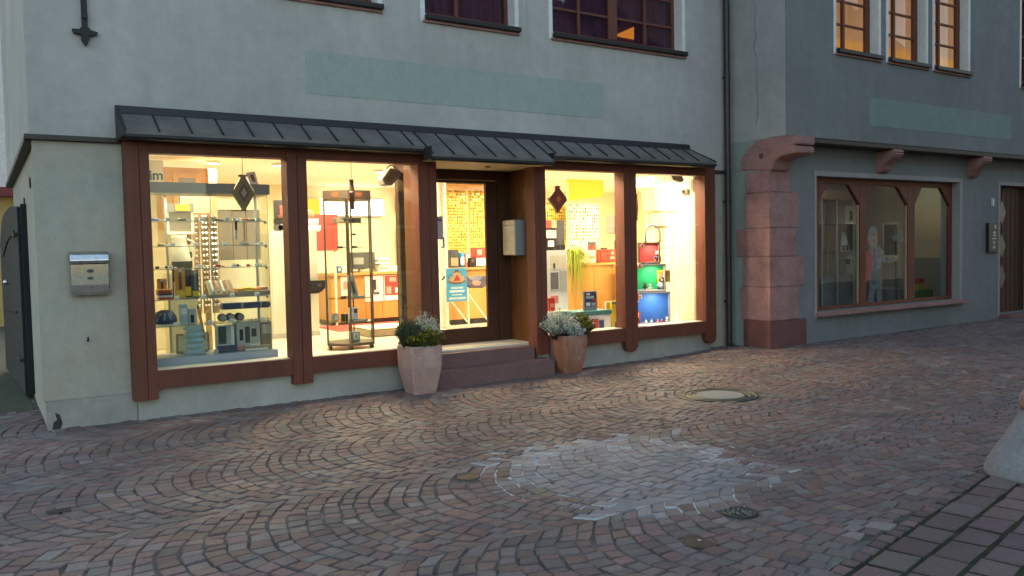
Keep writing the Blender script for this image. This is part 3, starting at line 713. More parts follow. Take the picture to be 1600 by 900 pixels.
xs = [x0]+[v for p in li for v in p]+[x1]
for a, b_ in ((xs[0], xs[1]), (xs[2], xs[3]), (xs[4], xs[5]), (xs[6], xs[7])): f.box(a, b_, y0, y1, zb, zt)
for a, b_ in li:
    cw, chh = .30, .32
    f.prism([(b_-cw, zt), (b_, zt-chh), (b_, zt)], 'y', y0+.002, y1-.002); f.prism([(a, zt-chh), (a+cw*.75, zt), (a, zt)], 'y', y0+.002, y1-.002)
f.build('frame', 'timber', rw, .006)
for a, b_ in li[:2]: MB().box(b_-.03, b_-.012, y0+.01, y1-.012, zb, zt-.33).build('glazing_bead', 'tan', rw)
MB().box(x0+.02, x1-.02, y0+.035, y0+.041, z0+.02, z1-.02).build('pane', 'glass_shop', rw)
# right interior
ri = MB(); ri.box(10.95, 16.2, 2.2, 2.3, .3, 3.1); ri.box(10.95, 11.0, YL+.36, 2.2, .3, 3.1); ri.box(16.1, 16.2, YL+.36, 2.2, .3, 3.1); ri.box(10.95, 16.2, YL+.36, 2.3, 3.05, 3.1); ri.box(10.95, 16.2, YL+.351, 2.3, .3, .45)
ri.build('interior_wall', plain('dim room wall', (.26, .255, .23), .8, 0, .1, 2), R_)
rd = bpy.data.objects.new('door', None); COL.objects.link(rd); rd.parent = R_; rd.location = Vector((16.5, -.6, .2))-R_.location
d = MB(); x0, x1, z0, z1 = RD; d.box(x0, x1, YL+.16, YL+.22, z0, z1)
for i in range(7): d.box(x0+.04+i*.17, x0+.19+i*.17, YL+.148, YL+.159, z0+.06, z1-.06)
d.build('door_leaf', 'door_wood', rd, .004)
for cz in (2.16, 1.51, .90):
    c = x0+.33; MB().prism([(c, cz-.24), (c+.17, cz), (c, cz+.24), (c-.115, cz)], 'y', YL+.13, YL+.147).build('diamond_pane', plain('frosted diamond pane', (.13, .10, .085), .35), rd)
tr = MB(); tr.prism([(x0-.07, z0-.05), (x0, z0-.05), (x0, z1), (x1, z1), (x1, z0-.05), (x1+.07, z0-.05), (x1+.07, z1+.07), (x0-.07, z1+.07)][::-1], 'y', YL-.012, YL+.02); tr.build('surround', 'surround', rd)
MB().box(x0-.02, x1+.05, YL-.20, YL+.35, .0, z0-.004).build('doorstep', 'step_stone', R_, .01)
pn = bpy.data.objects.new('house_number', None); COL.objects.link(pn); pn.parent = R_
hx, hz = ax(1550.5, YL, 316), az(1550.5, 316, YL); pn.location = Vector((hx, YL, hz))-R_.location
MB().box(hx-.075, hx+.075, YL-.012, YL-.001, hz-.085, hz+.085).build('number_plate', plain('blue grey number plate', (.20, .24, .26), .4), pn, .003)
text('1', .17, (hx, YL-.015, hz-.06), (rad(90), 0, 0), 'paper', pn, 'numeral', .002, 'CENTER')
x0, x1 = ax(1544, YL-.05), ax(1559.5, YL-.05); z1, z0 = az(1551, 348, YL-.05), az(1551, 394, YL-.05)
bp = thing('bell_panel', 'black bell and letterbox panel with white pictograms beside the dark door', 'doorbell panel', ((x0+x1)/2, YL, z0))
MB().box(x0, x1, YL-.06, YL-.001, z0, z1).build('case', 'dark', bp, .01)
ic = MB(); xm = (x0+x1)/2; yq = YL-.066; hh = (z1-z0)
ic.box(xm+.02, xm+.075, yq, yq+.008, z0+hh*.80, z0+hh*.92)
for k, fz in enumerate((.66, .56)):
    ic.prism([(xm-.06+.02*k, z0+hh*fz), (xm+.02, z0+hh*(fz+.06)), (xm+.08, z0+hh*fz), (xm+.02, z0+hh*(fz-.03))], 'y', yq, yq+.008)
ic.box(xm-.07, xm+.08, yq, yq+.008, z0+hh*.44, z0+hh*.48)
for cz in (.33, .17):
    ic.prism([(xm-.05, z0+hh*(cz-.04)), (xm+.06, z0+hh*(cz-.04)), (xm+.03, z0+hh*(cz+.02)), (xm, z0+hh*(cz+.07)), (xm-.02, z0+hh*(cz+.01))], 'y', yq, yq+.008)
ic.build('pictogram', 'ink_lt', bp)
# things in the right shop window
t = thing('display_cabinet', 'dim glass cabinet with steel posts behind the dark shop window', 'cabinet', (ax(1312, .2), .2, .45))
pp = MB(); xa, xb = ax(1284, .2), ax(1334, .2); zt_, zb_ = az(1310, 312, .2), .45
xm = ax(1308, .2)
for x in (xa, xm, xb): pp.tube((x, .2, zb_), (x, .2, zt_), .018)
for x in (xa, xb): pp.tube((x, .75, zb_), (x, .75, zt_), .018)
pp.build('post', 'silver', t)
MB().box(xa-.03, xb+.03, .17, .8, zt_, zt_+.16).build('crown', 'taupe', t, .01)
for py in (350, 394):
    MB().box(xa, xb, .21, .75, az(1310, py, .2)-.01, az(1310, py, .2)).build('shelf', 'glass_cab', t)
zsh = az(1310, 394, .2)
MB().box(xa+.02, xb-.02, .24, .74, .47, 1.05).build('base', 'ink', t, .01)
dk = [('grey_box', 'grey case with a black slot on the lower shelf of the dim cabinet', 'box', 1318, 1340, .30, zsh-.62+.001, .58, 'midgrey'), ]
b = thing('tool_case', 'grey case with a black slot inside the dim cabinet', 'case', (ax(1327, .4), .4, 1.05))
MB().box(ax(1316, .4), ax(1340, .4), .30, .62, 1.055, 1.50).build('case', 'midgrey', b, .01); MB().box(ax(1322, .3), ax(1328, .3), .292, .30, 1.24, 1.34).build('slot', 'dark', b)
b = thing('price_stand', 'white triangular card stand on the dim cabinet shelf', 'card', (ax(1321, .3), .3, zsh))
q = MB(); q.prism([(ax(1314, .3), zsh+.005), (ax(1327, .3), zsh+.005), (ax(1324, .3), zsh+.16), (ax(1317, .3), zsh+.36)], 'y', .28, .32); q.build('card', 'ink_lt', b)
q = MB(); q.box(ax(1316, .28), ax(1325, .28), .272, .279, zsh+.02, zsh+.12); q.build('print', 'darkgrey', b)
b = thing('appliance_box', 'pale box with a dark window on the top shelf of the dim cabinet', 'box', (ax(1325, .4), .4, az(1310, 350, .2)))
zz = az(1310, 350, .2); MB().box(ax(1313, .4), ax(1336, .4), .3, .6, zz+.004, zz+.34).build('carton', 'ink_lt', b, .008); MB().box(ax(1328, .3), ax(1333, .3), .292, .3, zz+.08, zz+.24).build('window', 'dark', b)
# halberdier standee
yk = -.30
K = thing('halberdier_standee', 'life size cardboard standee of a watchman with red shield and halberd', 'standee', (ax(1370, yk), yk, .46))
def poly(name, pts, mat, y0, th, par):
    q = MB(); P = [at(px, py, y0) for px, py in pts]; q.prism([(p.x, p.z) for p in P], 'y', y0-th/2, y0+th/2); return q.build(name, mat, par)
M['stand_grey'] = plain('printed armour grey', (.23, .24, .25), .6, 0, .35, 22); M['stand_dark'] = plain('printed dark cloth', (.13, .145, .18), .6, 0, .3, 18); M['stand_skin'] = plain('printed skin', (.36, .25, .20), .6, 0, .2, 14)
poly('body_cutout', [(1358, 388), (1362, 384), (1372, 384), (1380, 392), (1379, 402), (1383, 405), (1396, 402), (1400, 399), (1404, 402), (1403, 407), (1397, 409), (1385, 411), (1378, 408), (1376, 424), (1378, 440), (1377, 462), (1379, 472), (1371, 472), (1368, 448), (1364, 472), (1356, 472), (1359, 448), (1357, 430), (1360, 412), (1356, 400)], 'stand_grey', yk, .012, K)
poly('trousers_print', [(1361, 424), (1376, 424), (1377, 436), (1370, 438), (1367, 446), (1360, 440)], 'stand_dark', yk-.010, .006, K)
poly('head_cutout', [(1358, 384), (1356, 372), (1358, 360), (1362, 355), (1367, 356), (1370, 364), (1371, 376), (1369, 384)], 'stand_skin', yk-.004, .012, K)
poly('helmet_print', [(1356, 370), (1357, 360), (1362, 353), (1368, 355), (1371, 363), (1366, 362), (1361, 366)], 'stand_grey', yk-.013, .006, K)
M['shield_red'] = plain('printed shield red', (.50, .06, .05), .6)
poly('shield', [(1350, 392), (1358, 391), (1362, 400), (1362, 418), (1358, 434), (1352, 446), (1348, 430), (1348, 400)], 'shield_red', yk-.02, .012, K)
poly('halberd_pole', [(1398.5, 376), (1400.5, 376), (1402.5, 470), (1400, 470)], 'dark', yk-.016, .012, K)
poly('halberd_blade', [(1399, 350), (1401, 366), (1406, 368), (1410, 360), (1413, 369), (1411, 380), (1406, 376), (1402, 377), (1396, 376), (1392, 372), (1393, 368), (1398, 369)], 'stand_grey', yk-.016, .012, K)
poly('hand_cutout', [(1396, 401), (1403, 399), (1404, 408), (1397, 409)], 'stand_skin', yk-.026, .006, K)
for pts in ([(1361, 366), (1364, 366), (1364, 367.5), (1361, 367.5)], [(1366, 366), (1369, 366), (1369, 367.5), (1366, 367.5)], [(1363, 376), (1368, 376), (1368, 377.5), (1363, 377.5)], [(1359, 421), (1377, 420), (1377, 424), (1359, 425)], [(1366, 386), (1368, 386), (1369, 420), (1367, 420)], [(1384, 402), (1386, 402), (1387, 411), (1385, 411)], [(1358, 452), (1366, 452), (1366, 454), (1358, 454)], [(1370, 452), (1377, 452), (1377, 454), (1370, 454)]):
    poly('printed_line', pts, 'ink', yk-.020, .004, K)
MB().box(ax(1354, yk), ax(1404, yk), yk-.12, yk+.12, .452, .475).build('base', 'ink', K)
# toys in the right window
b = thing('toy_truck', 'green and yellow toy truck with red top beside the standee', 'toy', (ax(1435, .1), .1, .45))
MB().box(ax(1421, .1), ax(1447, .1), -.05, .25, .50, .70).build('truck_bed', plain('dull green plastic', (.05, .12, .04), .5), b, .015)
MB().box(ax(1427, .1), ax(1440, .1), -.03, .22, .70, .82).build('cab', plain('dull yellow plastic', (.35, .24, .05), .5), b, .015)
MB().box(ax(1428, .1), ax(1437, .1), 0, .18, .82, .93).build('top_block', plain('dull red plastic', (.30, .05, .03), .5), b, .015)
for px in (1425, 1443):
    q = MB(); x = ax(px, .1); q.tube((x, -.07, .50), (x, -.05, .50), .05, n=16); q.build('wheel', 'dark', b)
b = thing('grey_crate', 'grey crate on the floor behind the halberd pole', 'crate', (ax(1388, .3), .3, .45))
MB().box(ax(1378, .3), ax(1399, .3), .2, .55, .452, .72).build('crate_body', 'ink', b, .01); MB().box(ax(1377, .3), ax(1400, .3), .19, .56, .72, .75).build('lid', 'midgrey', b, .01)

# ------------------------------------------------------------------ alley: gate, far houses
gt = thing('iron_gate', 'tall black arched gate leaf standing open along the alley wall', 'gate', (.47, 2.3, 0))
q = MB(); A = Vector((.455, 2.25)); B = Vector((.33, 5.3)); prof = []
n = 14
def gp(s, z, o=0): v = A+(B-A)*s; return (v.x-o, v.y, z)
zs = [2.22+.10*math.sin(math.pi*min(1, .15+s/n)) - (.35*max(0, (s/n-.72)/.28)**2) for s in range(n+1)]
for s in range(n):
    a, b_ = s/n, (s+1)/n
    vs = [gp(a, .04), gp(b_, .04), gp(b_, zs[s+1]), gp(a, zs[s]), gp(a, .04, .05), gp(b_, .04, .05), gp(b_, zs[s+1], .05), gp(a, zs[s], .05)]
    q.add(vs, [(0, 1, 2, 3), (7, 6, 5, 4), (3, 2, 6, 7), (0, 4, 5, 1)]+([(0, 3, 7, 4)] if s == 0 else [])+([(1, 5, 6, 2)] if s == n-1 else []))
q.build('gate_leaf', 'gate', gt)
q = MB(); q.box(.44, .50, 2.16, 2.27, .05, 2.30); q.build('gate_post', 'gate', gt, .006)
for z in (.45, 1.95): q = MB(); q.tube((.43, 2.2, z), (.52, 2.2, z), .02); q.box(.36, .43, 2.3, 2.9, z-.02, z+.02); q.build('hinge', 'iron', gt)
q = MB(); q.ball((.30, 3.9, 1.35), .035); q.tube((.30, 3.9, 1.35), (.42, 3.9, 1.35), .012); q.build('knob', 'steel', gt)
q = MB(); q.path([gp(.2, 1.0, .055), gp(.8, .95, .055)], .015); q.path([gp(.15, 2.0, .055), gp(.5, 1.9, .055), gp(.8, 1.7, .055)], .012); q.build('rail', 'gate', gt)
fh = thing('yellow_house', 'yellow house with pale windows seen through the alley', 'building', (-1, 15, 0))
q = MB(); q.box(-5, 1.2, 15, 22, -.1, 3.35); q.build('ground_floor_wall', 'yellow_wall', fh)
q = MB(); q.box(-5, 1.2, 14.9, 22, 3.35, 8); q.build('upper_wall', 'far_white', fh)
q = MB(); q.box(-5, 1.2, 14.6, 15, 3.2, 3.42); q.build('awning', 'far_red', fh)
for z0 in (3.75, 5.6):
    wq = MB(); wq.box(-.35, .35, 14.82, 14.9, z0, z0+1.3); wo = wq.build('window', 'far_white', fh)
    MB().box(-.28, .28, 14.80, 14.815, z0+.07, z0+1.2).build('pane', 'glass_up', wo)
q = MB(); q.box(-.9, .33, 14.85, 15, 2.45, 2.62); q.build('lintel', 'trim_dark', fh)
q = MB(); q.box(-.8, .30, 14.92, 14.98, .1, 2.45); q.build('door', 'brown', fh)

# ------------------------------------------------------------------ letter boxes
x0, x1 = .747, 1.075; z0, z1 = 1.29, 1.715
mb_ = thing('letter_box', 'stainless steel letter box with curved flap on the cream wall', 'letter box', ((x0+x1)/2, 0.02, z0))
prof = [(.018, z0), (-.06, z0), (-.085, z0+.02), (-.095, z0+.10), (-.10, z0+.20), (-.095, z0+.30), (.018, z0+.30)]
MB().prism(prof, 'x', x0, x1).build('body', 'steel', mb_, .004)
prof = [(.018, z0+.302), (-.10, z0+.302), (-.112, z0+.255), (-.118, z0+.25), (-.116, z0+.30), (-.112, z0+.35), (-.085, z0+.405), (-.03, z0+.425), (.018, z0+.425)]
MB().prism([(.018, z0+.305), (-.104, z0+.305), (-.112, z0+.34), (-.09, z0+.395), (-.035, z0+.425), (.018, z0+.425)], 'x', x0-.006, x1+.006).build('flap', 'steel', mb_, .004)
MB().prism([(-.101, z0+.20), (-.103, z0+.299), (-.096, z0+.299), (-.096, z0+.20)], 'x', x0+.002, x1-.002).build('front_plate', 'chrome', mb_)
q = MB(); q.lathe([(.03, -.004), (.03, .004), (.02, .006)], (0, 0, 0), 18, 1, .6)
q.v = [((x0+x1)/2+v[0], -.104-v[2]*1.0, z0+.235+v[1]) for v in q.v]; q.build('emblem', 'darkgrey', mb_)
q = MB(); q.lathe([(.022, -.004), (.022, .004), (.014, .006)], (0, 0, 0), 14, 1.3, .7)
q.v = [((x0+x1)/2+v[0], -.103-v[2]*1.0, z0+.165+v[1]) for v in q.v]; q.build('lock', 'darkgrey', mb_)
# second box in the recess
xf = 6.035; ya = -.055; yb = sy(786, 370)
d_ = ray(786.5, 372); yb = EYE.y+d_.y*(xf/d_.x); d_ = ray(805.5, 372); ya = EYE.y+d_.y*(xf/d_.x)
zt = EYE.z+ray(795, 344).z*(xf/ray(795, 344).x); zb = EYE.z+ray(795, 399).z*(xf/ray(795, 399).x)
m2 = thing('letter_box', 'cream and grey letter box fixed in the shop entrance beside the door', 'letter box', (6.1, (ya+yb)/2, zb))
MB().box(xf, 6.20, ya, yb, zb, zt).build('body', 'silver', m2, .004)
MB().box(xf-.012, xf-.0005, ya+.004, yb-.004, zb+.01, zt-.075).build('front_door', plain('cream enamel', (.52, .47, .36), .4), m2, .003)
MB().box(xf-.016, xf-.0005, ya+.004, yb-.004, zt-.068, zt-.005).build('flap', plain('cream enamel flap', (.55, .50, .38), .4), m2, .003)
q = MB(); q.box(xf-.018, xf-.012, ya+.03, yb-.03, zt-.10, zt-.09); q.build('slot_label', 'paper', m2)

# ------------------------------------------------------------------ planters and plants
def planter(cx, cy, h, top, mid, bot, mat, label, rot=0):
    t = thing('planter', label, 'planter', (cx, cy, 0))
    def ring(z, s):
        out = []; k = .86
        for sx, sy_ in ((-1, -1), (1, -1), (1, 1), (-1, 1)):
            pts = [(sx*s, sy_*s*k), (sx*s*k, sy_*s)]
            if (sx*sy_) > 0: out += pts
            else: out += pts[::-1]
        c, s2 = math.cos(rot), math.sin(rot)
        return [(cx+a*c-b*s2, cy+a*s2+b*c, z) for a, b in out]
    prof = [(-.005, bot*.97), (.02, bot), (h*.25, bot+(mid-bot)*.45), (h*.55, mid), (h*.8, top), (h*.97, top*.995), (h, top*.96), (h, top*.84), (h-.05, top*.82)]
    q = MB(); vs = []
    for z, s in prof: vs += ring(z, s)
    n = 8; fs = [tuple(range(n-1, -1, -1))]
    for k in range(len(prof)-1): fs += [(k*n+i, k*n+(i+1) % n, (k+1)*n+(i+1) % n, (k+1)*n+i) for i in range(n)]
    q.add(vs, fs); q.build('pot', mat, t, .004)
    q = MB(); vs = ring(h-.045, top*.82); q.add(vs, [tuple(range(n))]); q.build('soil', 'soil', t)
    return t
def plant(name, label, c, r, h, n, leaf, mat, upright=.5, size=(.012, .03), parts=None, cat='plant', mixm=None):
    """leaf sized faces spread through a dome"""
    t = thing(name, label, cat, c); q = MB(); fl = MB()
    R3 = random.Random(label)
    nst = max(14, n//30)
    stems = []
    for i in range(nst):
        a = R3.uniform(0, 6.28); q_ = math.sqrt(R3.random())
        tip = Vector((math.cos(a)*r[0]*q_, math.sin(a)*r[1]*q_, h*(1-.55*q_*q_)*R3.uniform(.72, 1.12)))
        stems.append(tip)
    stm = MB()
    for tip in stems:
        b0 = Vector((tip.x*.35, tip.y*.35, -.02)); mid = b0.lerp(tip, .5)+Vector((0, 0, h*.12))
        stm.tube(Vector(c)+b0, Vector(c)+mid, .003, .0025, 5); stm.tube(Vector(c)+mid, Vector(c)+tip, .0025, .001, 5)
        m_ = n//nst
        for k in range(m_):
            s = R3.uniform(.25, 1.03); p = (b0.lerp(mid, s*2) if s < .5 else mid.lerp(tip, (s-.5)*2))+Vector((R3.gauss(0, .010), R3.gauss(0, .010), R3.gauss(0, .008)))
            p += Vector(c)
            dirv = Vector((R3.gauss(0, 1), R3.gauss(0, 1), R3.gauss(upright*2, .6))).normalized()
            sd_ = dirv.orthogonal().normalized(); sd_ = Matrix.Rotation(R3.uniform(0, 6.28), 3, dirv) @ sd_
            l = R3.uniform(*size); w_ = l*leaf
            kcol = R3.uniform(.55, 1.35)
            tgt = q
            if mixm and s > .8 and R3.random() < mixm[1]: tgt = fl
            tgt.col = (kcol*R3.uniform(.9, 1.1), kcol, kcol*R3.uniform(.85, 1.1))
            tgt.add([p, p+dirv*l*.5+sd_*w_, p+dirv*l, p+dirv*l*.5-sd_*w_], [(0, 1, 2, 3)])
    stm.build('stem', 'soil', t); q.build('foliage', mat, t)
    if fl.f: fl.build('blossom', mixm[0], t)
    return t
M['leaf_mauve'] = leaf_mat('mauve heather bell', (.16, .07, .10)); M['leaf_yellow'] = leaf_mat('yellow bud', (.36, .27, .03))
PLX, PLY, PLH = 4.285, -.58, .56
planter(PLX, PLY+.17, PLH, .205, .20, .145, 'terracotta', 'pale pink square terracotta planter left of the doorstep')
c = Vector((PLX, PLY+.17, PLH-.04))
plant('heather', 'dark green spiky heather beside the silvery plant in the pale pink planter', c+Vector((-.13, .0, 0)), (.20, .18), .33, 3600, .20, 'leaf_dark', 1.0, (.018, .040), mixm=('leaf_mauve', .12))
plant('silver_plant', 'silvery wiry plant at the back of the pale pink planter', c+Vector((.11, .05, 0)), (.21, .17), .38, 3600, .17, 'leaf_silver', .6, (.016, .034))
plant('green_bush', 'bushy yellow green plant hanging over the front of the pale pink planter', c+Vector((.02, -.13, .0)), (.24, .15), .23, 3600, .45, 'leaf_olive', .4, (.014, .030), mixm=('leaf_yellow', .25))
PRX, PRY, PRH = 6.55, -.245, .50
planter(PRX, PRY, PRH, .20, .19, .14, 'terracotta_dark', 'orange brown square terracotta planter right of the doorstep')
c = Vector((PRX, PRY, PRH-.03))
plant('silver_plant', 'wide mound of silvery wiry foliage in the orange brown planter', c+Vector((-.13, .0, 0)), (.29, .23), .35, 5200, .18, 'leaf_silver', .5, (.016, .034))
plant('white_flower', 'white flowering plant spilling over the front rim of the orange brown planter', c+Vector((.03, -.16, -.01)), (.14, .11), .22, 1600, .42, 'leaf_silver', .3, (.014, .028), mixm=('leaf_white', .8))
plant('green_bush', 'bushy olive green plant beside the white flowers in the orange brown planter', c+Vector((.19, -.07, -.0)), (.20, .19), .29, 3800, .45, 'leaf_olive', .4, (.014, .030), mixm=('leaf_yellow', .3))

# ------------------------------------------------------------------ shop interior
def zmid(px0, px1, py, Y): return az((px0+px1)/2, py, Y)
def solid(name, label, cat, px0, px1, Y, z0, h, depth, mat, prints=(), group=None, bevel=.006, body='body'):
    """a boxed article standing at z0: front face on plane Y; prints are (u0, v0, u1, v1, material, name) on its front"""
    x0, x1 = ax(px0, Y), ax(px1, Y)
    t = thing(name, label, cat, ((x0+x1)/2, Y+depth/2, z0), group)
    MB().box(x0, x1, Y, Y+depth, z0+.001, z0+h).build(body, mat, t, bevel)
    for i, pr in enumerate(prints):
        u0, v0, u1, v1, pm = pr[:5]; e = .002+.0012*i
        MB().box(x0+(x1-x0)*u0, x0+(x1-x0)*u1, Y-e, Y-.0005, z0+h*v0, z0+h*v1).build(pr[5] if len(pr) > 5 else 'print', pm, t)
    return t
def wallcard(name, label, cat, px0, py0, px1, py1, Y, mat, prints=(), th=.012):
    z0, z1 = zmid(px0, px1, py1, Y), zmid(px0, px1, py0, Y)
    return solid(name, label, cat, px0, px1, Y-th, z0, z1-z0, th, mat, prints, None, 0, 'sheet')
FL = .40
# --- big glass cabinet behind the first window
CY0, CY1 = .20, .62
cx0, cx1 = 1.36, ax(420, CY0)
t = thing('glass_cabinet', 'wide glass display cabinet with taupe crown and grey plinth behind the first window', 'cabinet', ((cx0+cx1)/2, .4, FL))
zc0, zc1 = az(420, 304, CY0), az(420, 288.5, CY0)
zb1 = az(434, 545, CY0)
MB().box(cx0, cx1+.03, CY0-.02, CY1, zc0, zc1).build('crown', 'taupe', t, .006)
MB().box(cx0, cx1+.06, CY0-.03, CY1+.03, FL+.001, zb1).build('plinth', 'grey_blue', t, .006)
xs_ = ax(333, CY0, 420)
for a, b_ in ((cx0, xs_-.004), (xs_+.004, cx1)): MB().box(a, b_, CY0, CY0+.006, zb1, zc0).build('door', 'glass_cab', t)
MB().box(cx1-.006, cx1, CY0+.008, CY1, zb1, zc0).build('side_pane', 'glass_cab', t)
ed = MB(); ed.box(xs_-.004, xs_+.004, CY0-.001, CY0+.007, zb1, zc0); ed.box(cx1-.002, cx1+.003, CY0-.003, CY0+.004, zb1, zc0); ed.box(cx1-.002, cx1+.002, CY1-.004, CY1, zb1, zc0); ed.build('glass_edge', 'glass_edge', t)
q = MB(); q.box(xs_-.02, xs_+.02, CY0-.015, CY0-.002, zb1+.0, zb1+.05); q.build('lock', 'midgrey', t)
SH = [zmid(240, 420, py, .40) for py in (346, 384, 418, 464, 504)]
for z in SH:
    s = MB().box(cx0, cx1-.01, CY0+.02, CY1, z-.008, z).build('shelf', 'glass_cab', t)
    MB().box(cx0, cx1-.01, CY0+.018, CY0+.0195, z-.008, z).build('front_edge', 'glass_edge', s)
    for x in (cx1-.02, xs_): MB().box(x-.012, x+.01, CY0+.02, CY0+.05, z-.03, z-.009).build('bracket', 'midgrey', s)
post_ = MB()
for x in (cx1-.02, 1.75): post_.box(x-.012, x+.01, CY1-.02, CY1+.0, zb1, zc0)
post_.build('upright', 'silver', t)
# articles in the cabinet; py gives nothing here: they stand on the shelves
def knife(label, px0, px1, z, mats=('dark', 'steel'), Y=.36, tilt=0, cat='knife', name='pocket_knife'):
    x0, x1 = ax(px0, Y), ax(px1, Y); t = thing(name, label, cat, ((x0+x1)/2, Y, z)); l = x1-x0
    q = MB(); q.prism([(x0, Y-.02), (x0+l*.12, Y-.032), (x0+l*.52, Y-.022), (x0+l*.52, Y+.014), (x0+l*.1, Y+.012)], 'z', z+.002, z+.03); q.build('grip', mats[0], t, .005)
    q = MB(); q.prism([(x0+l*.53, Y-.018), (x0+l*.85, Y-.022), (x1, Y+.012), (x0+l*.53, Y+.012)], 'z', z+.008, z+.018); q.build('blade', mats[1], t)
    return t
s1, s2, s3, s4, s5 = SH
knife('blue handled folding knife on the top cabinet shelf at the far left', 238, 262, s1, ('blue', 'steel'))
knife('black folding knife lying on the top cabinet shelf near the frame', 279, 306, s1, ('dark', 'steel'))
knife('flat black sheath knife on the top shelf right of the glass joint', 335, 352, s1, ('darkgrey', 'dark'), .38)
b = thing('watch_stand', 'bright chrome wrist watch on a ring stand on the top shelf', 'watch', (ax(372, .36), .36, s1))
q = MB(); x = ax(372, .36); q.lathe([(.05, .0), (.055, .01), (.05, .03), (.04, .035)], (x, .36, s1+.001), 18); q.build('case', 'chrome', b)
q = MB(); q.lathe([(.036, .0), (.036, .004), (.01, .005)], (x, .36, s1+.036), 18); q.build('dial', 'paper', b)
q = MB(); q.box(x-.14, x-.05, .33, .39, s1+.002, s1+.012); q.box(x+.05, x+.13, .33, .39, s1+.002, s1+.012); q.build('strap', 'brown', b, .003)
knife('slim olive torch lying on the top cabinet shelf at the right', 387, 412, s1, ('ink', 'brass'), .40, 0, 'torch', 'pocket_torch')
knife('wooden handled knife on the second shelf at the far left', 246, 268, s2, ('tan', 'steel'))
knife('long pale paper knife on the second shelf right end', 374, 404, s2, ('ink_lt', 'chrome'))
b = thing('knife_stand', 'small knife stuck upright in a clear acrylic block on the second shelf', 'knife', (ax(370, .38), .38, s2))
x = ax(370, .38); MB().box(x-.05, x+.05, .35, .41, s2+.001, s2+.07).build('block', 'glass_cab', b); q = MB(); q.prism([(x-.012, s2+.07), (x+.016, s2+.07), (x+.014, s2+.17), (x-.006, s2+.17)], 'y', .377, .383); q.build('blade', 'steel', b)
MB().box(x-.008, x+.016, .37, .39, s2+.17, s2+.27).build('grip', 'dark', b, .004)
b = thing('corkscrew', 'dark corkscrew hanging upright on the second shelf beside the acrylic block', 'corkscrew', (ax(383, .38), .38, s2))
x = ax(383, .38); q = MB(); q.box(x-.05, x+.05, .37, .39, s2+.27, s2+.30); q.box(x-.006, x+.006, .376, .384, s2+.1, s2+.27); q.build('handle', 'rust', b, .003)
q = MB(); q.path([(x+.012*math.cos(i), .38+.012*math.sin(i), s2+.11-.006*i) for i in range(16)], .004, 5); q.build('screw', 'brown', b)
MB().box(x-.03, x+.03, .36, .40, s2+.001, s2+.014).build('base', 'dark', b)
for px0, px1, lab, mt in ((241, 254, 'small black and silver knife at the left end of the third shelf', ('dark', 'steel')), (256, 276, 'brown knife beside the black one on the third shelf', ('brown', 'steel'))): knife(lab, px0, px1, s3, mt)
knife('red folding knife on the third shelf just right of the glass joint', 336, 351, s3, ('red', 'red_dark'))
knife('dark red multi tool lying mid way along the third shelf', 367, 378, s3, ('red_dark', 'steel'))
knife('small red knife in front of a white tag on the third shelf', 384, 394, s3, ('red', 'steel'), .34)
knife('long ivory knife at the right end of the third shelf', 397, 418, s3, ('tan', 'steel'))
# fourth shelf: blister packs, pen trays
for i, (px0, px1, h, m1, lab) in enumerate(((244, 259, .22, 'orange', 'orange torch blister card at the left of the fourth shelf'), (272, 288, .33, 'orange', 'tall orange torch pack in front of a black card'), (298, 309, .30, 'darkgrey', 'grey torch pack with yellow foot on the fourth shelf'))):
    b = solid('torch_pack', lab, 'pack', px0, px1, .40, s4, h, .03, m1, [(.08, .05, .92, .25, 'yellow'), (.36, .3, .64, .86, 'brown' if i < 2 else 'midgrey', 'torch'), (.3, .86, .7, .97, 'ink_lt', 'hang_tab')])
solid('black_card', 'large black backing card on the fourth cabinet shelf', 'card', 268, 299, .50, s4, .40, .02, 'dark', [(.05, .06, .35, .45, 'paper'), (.55, .05, .92, .3, 'yellow')])
b = thing('book_pile', 'pile of red and white booklets on the fourth shelf at far left', 'booklets', (ax(254, .36), .36, s4))
for k in range(5):
    z = s4+.002+k*.022; w_ = rnd.uniform(-.01, .01); MB().box(ax(243, .34)+w_, ax(265, .34)+w_, .28, .42, z, z+.02).build('booklet', ['red', 'paper', 'darkgrey', 'red', 'orange'][k], b, .002)
b = thing('pen_tray', 'sloped wooden tray of pale pens on the fourth shelf at the glass joint', 'tray', (ax(340, .36), .36, s4))
xa, xb = ax(322, .34), ax(363, .34); sl0, sl1 = s4+.012, s4+.17
q = MB(); q.prism([(.28, s4+.001), (.46, s4+.001), (.46, s4+.17), (.45, s4+.18), (.28, s4+.03)], 'x', xa, xb); q.build('wedge', 'tan', b, .004)
for k in range(4):
    x = xa+(xb-xa)*(.2+.2*k); q = MB(); q.tube((x, .30, s4+.055), (x-.01, .435, s4+.178), .014, .012, 8); q.build('pen', 'pink' if k % 2 else 'paper', b)
b = thing('card_tray', 'shallow wooden tray of orange boxes at the right of the fourth shelf', 'tray', (ax(392, .36), .36, s4))
xa, xb = ax(366, .32), ax(418, .32); q = MB(); q.box(xa, xb, .27, .50, s4+.001, s4+.055); q.build('tray', 'tan', b, .004)
for k in range(4): MB().box(xa+.02+k*(xb-xa)*.235, xa+.02+(xb-xa)*(.2+k*.235), .29, .48, s4+.056, s4+.08+.012*(k % 2)).build('small_box', ['orange', 'yellow', 'orange', 'pink'][k], b, .003)
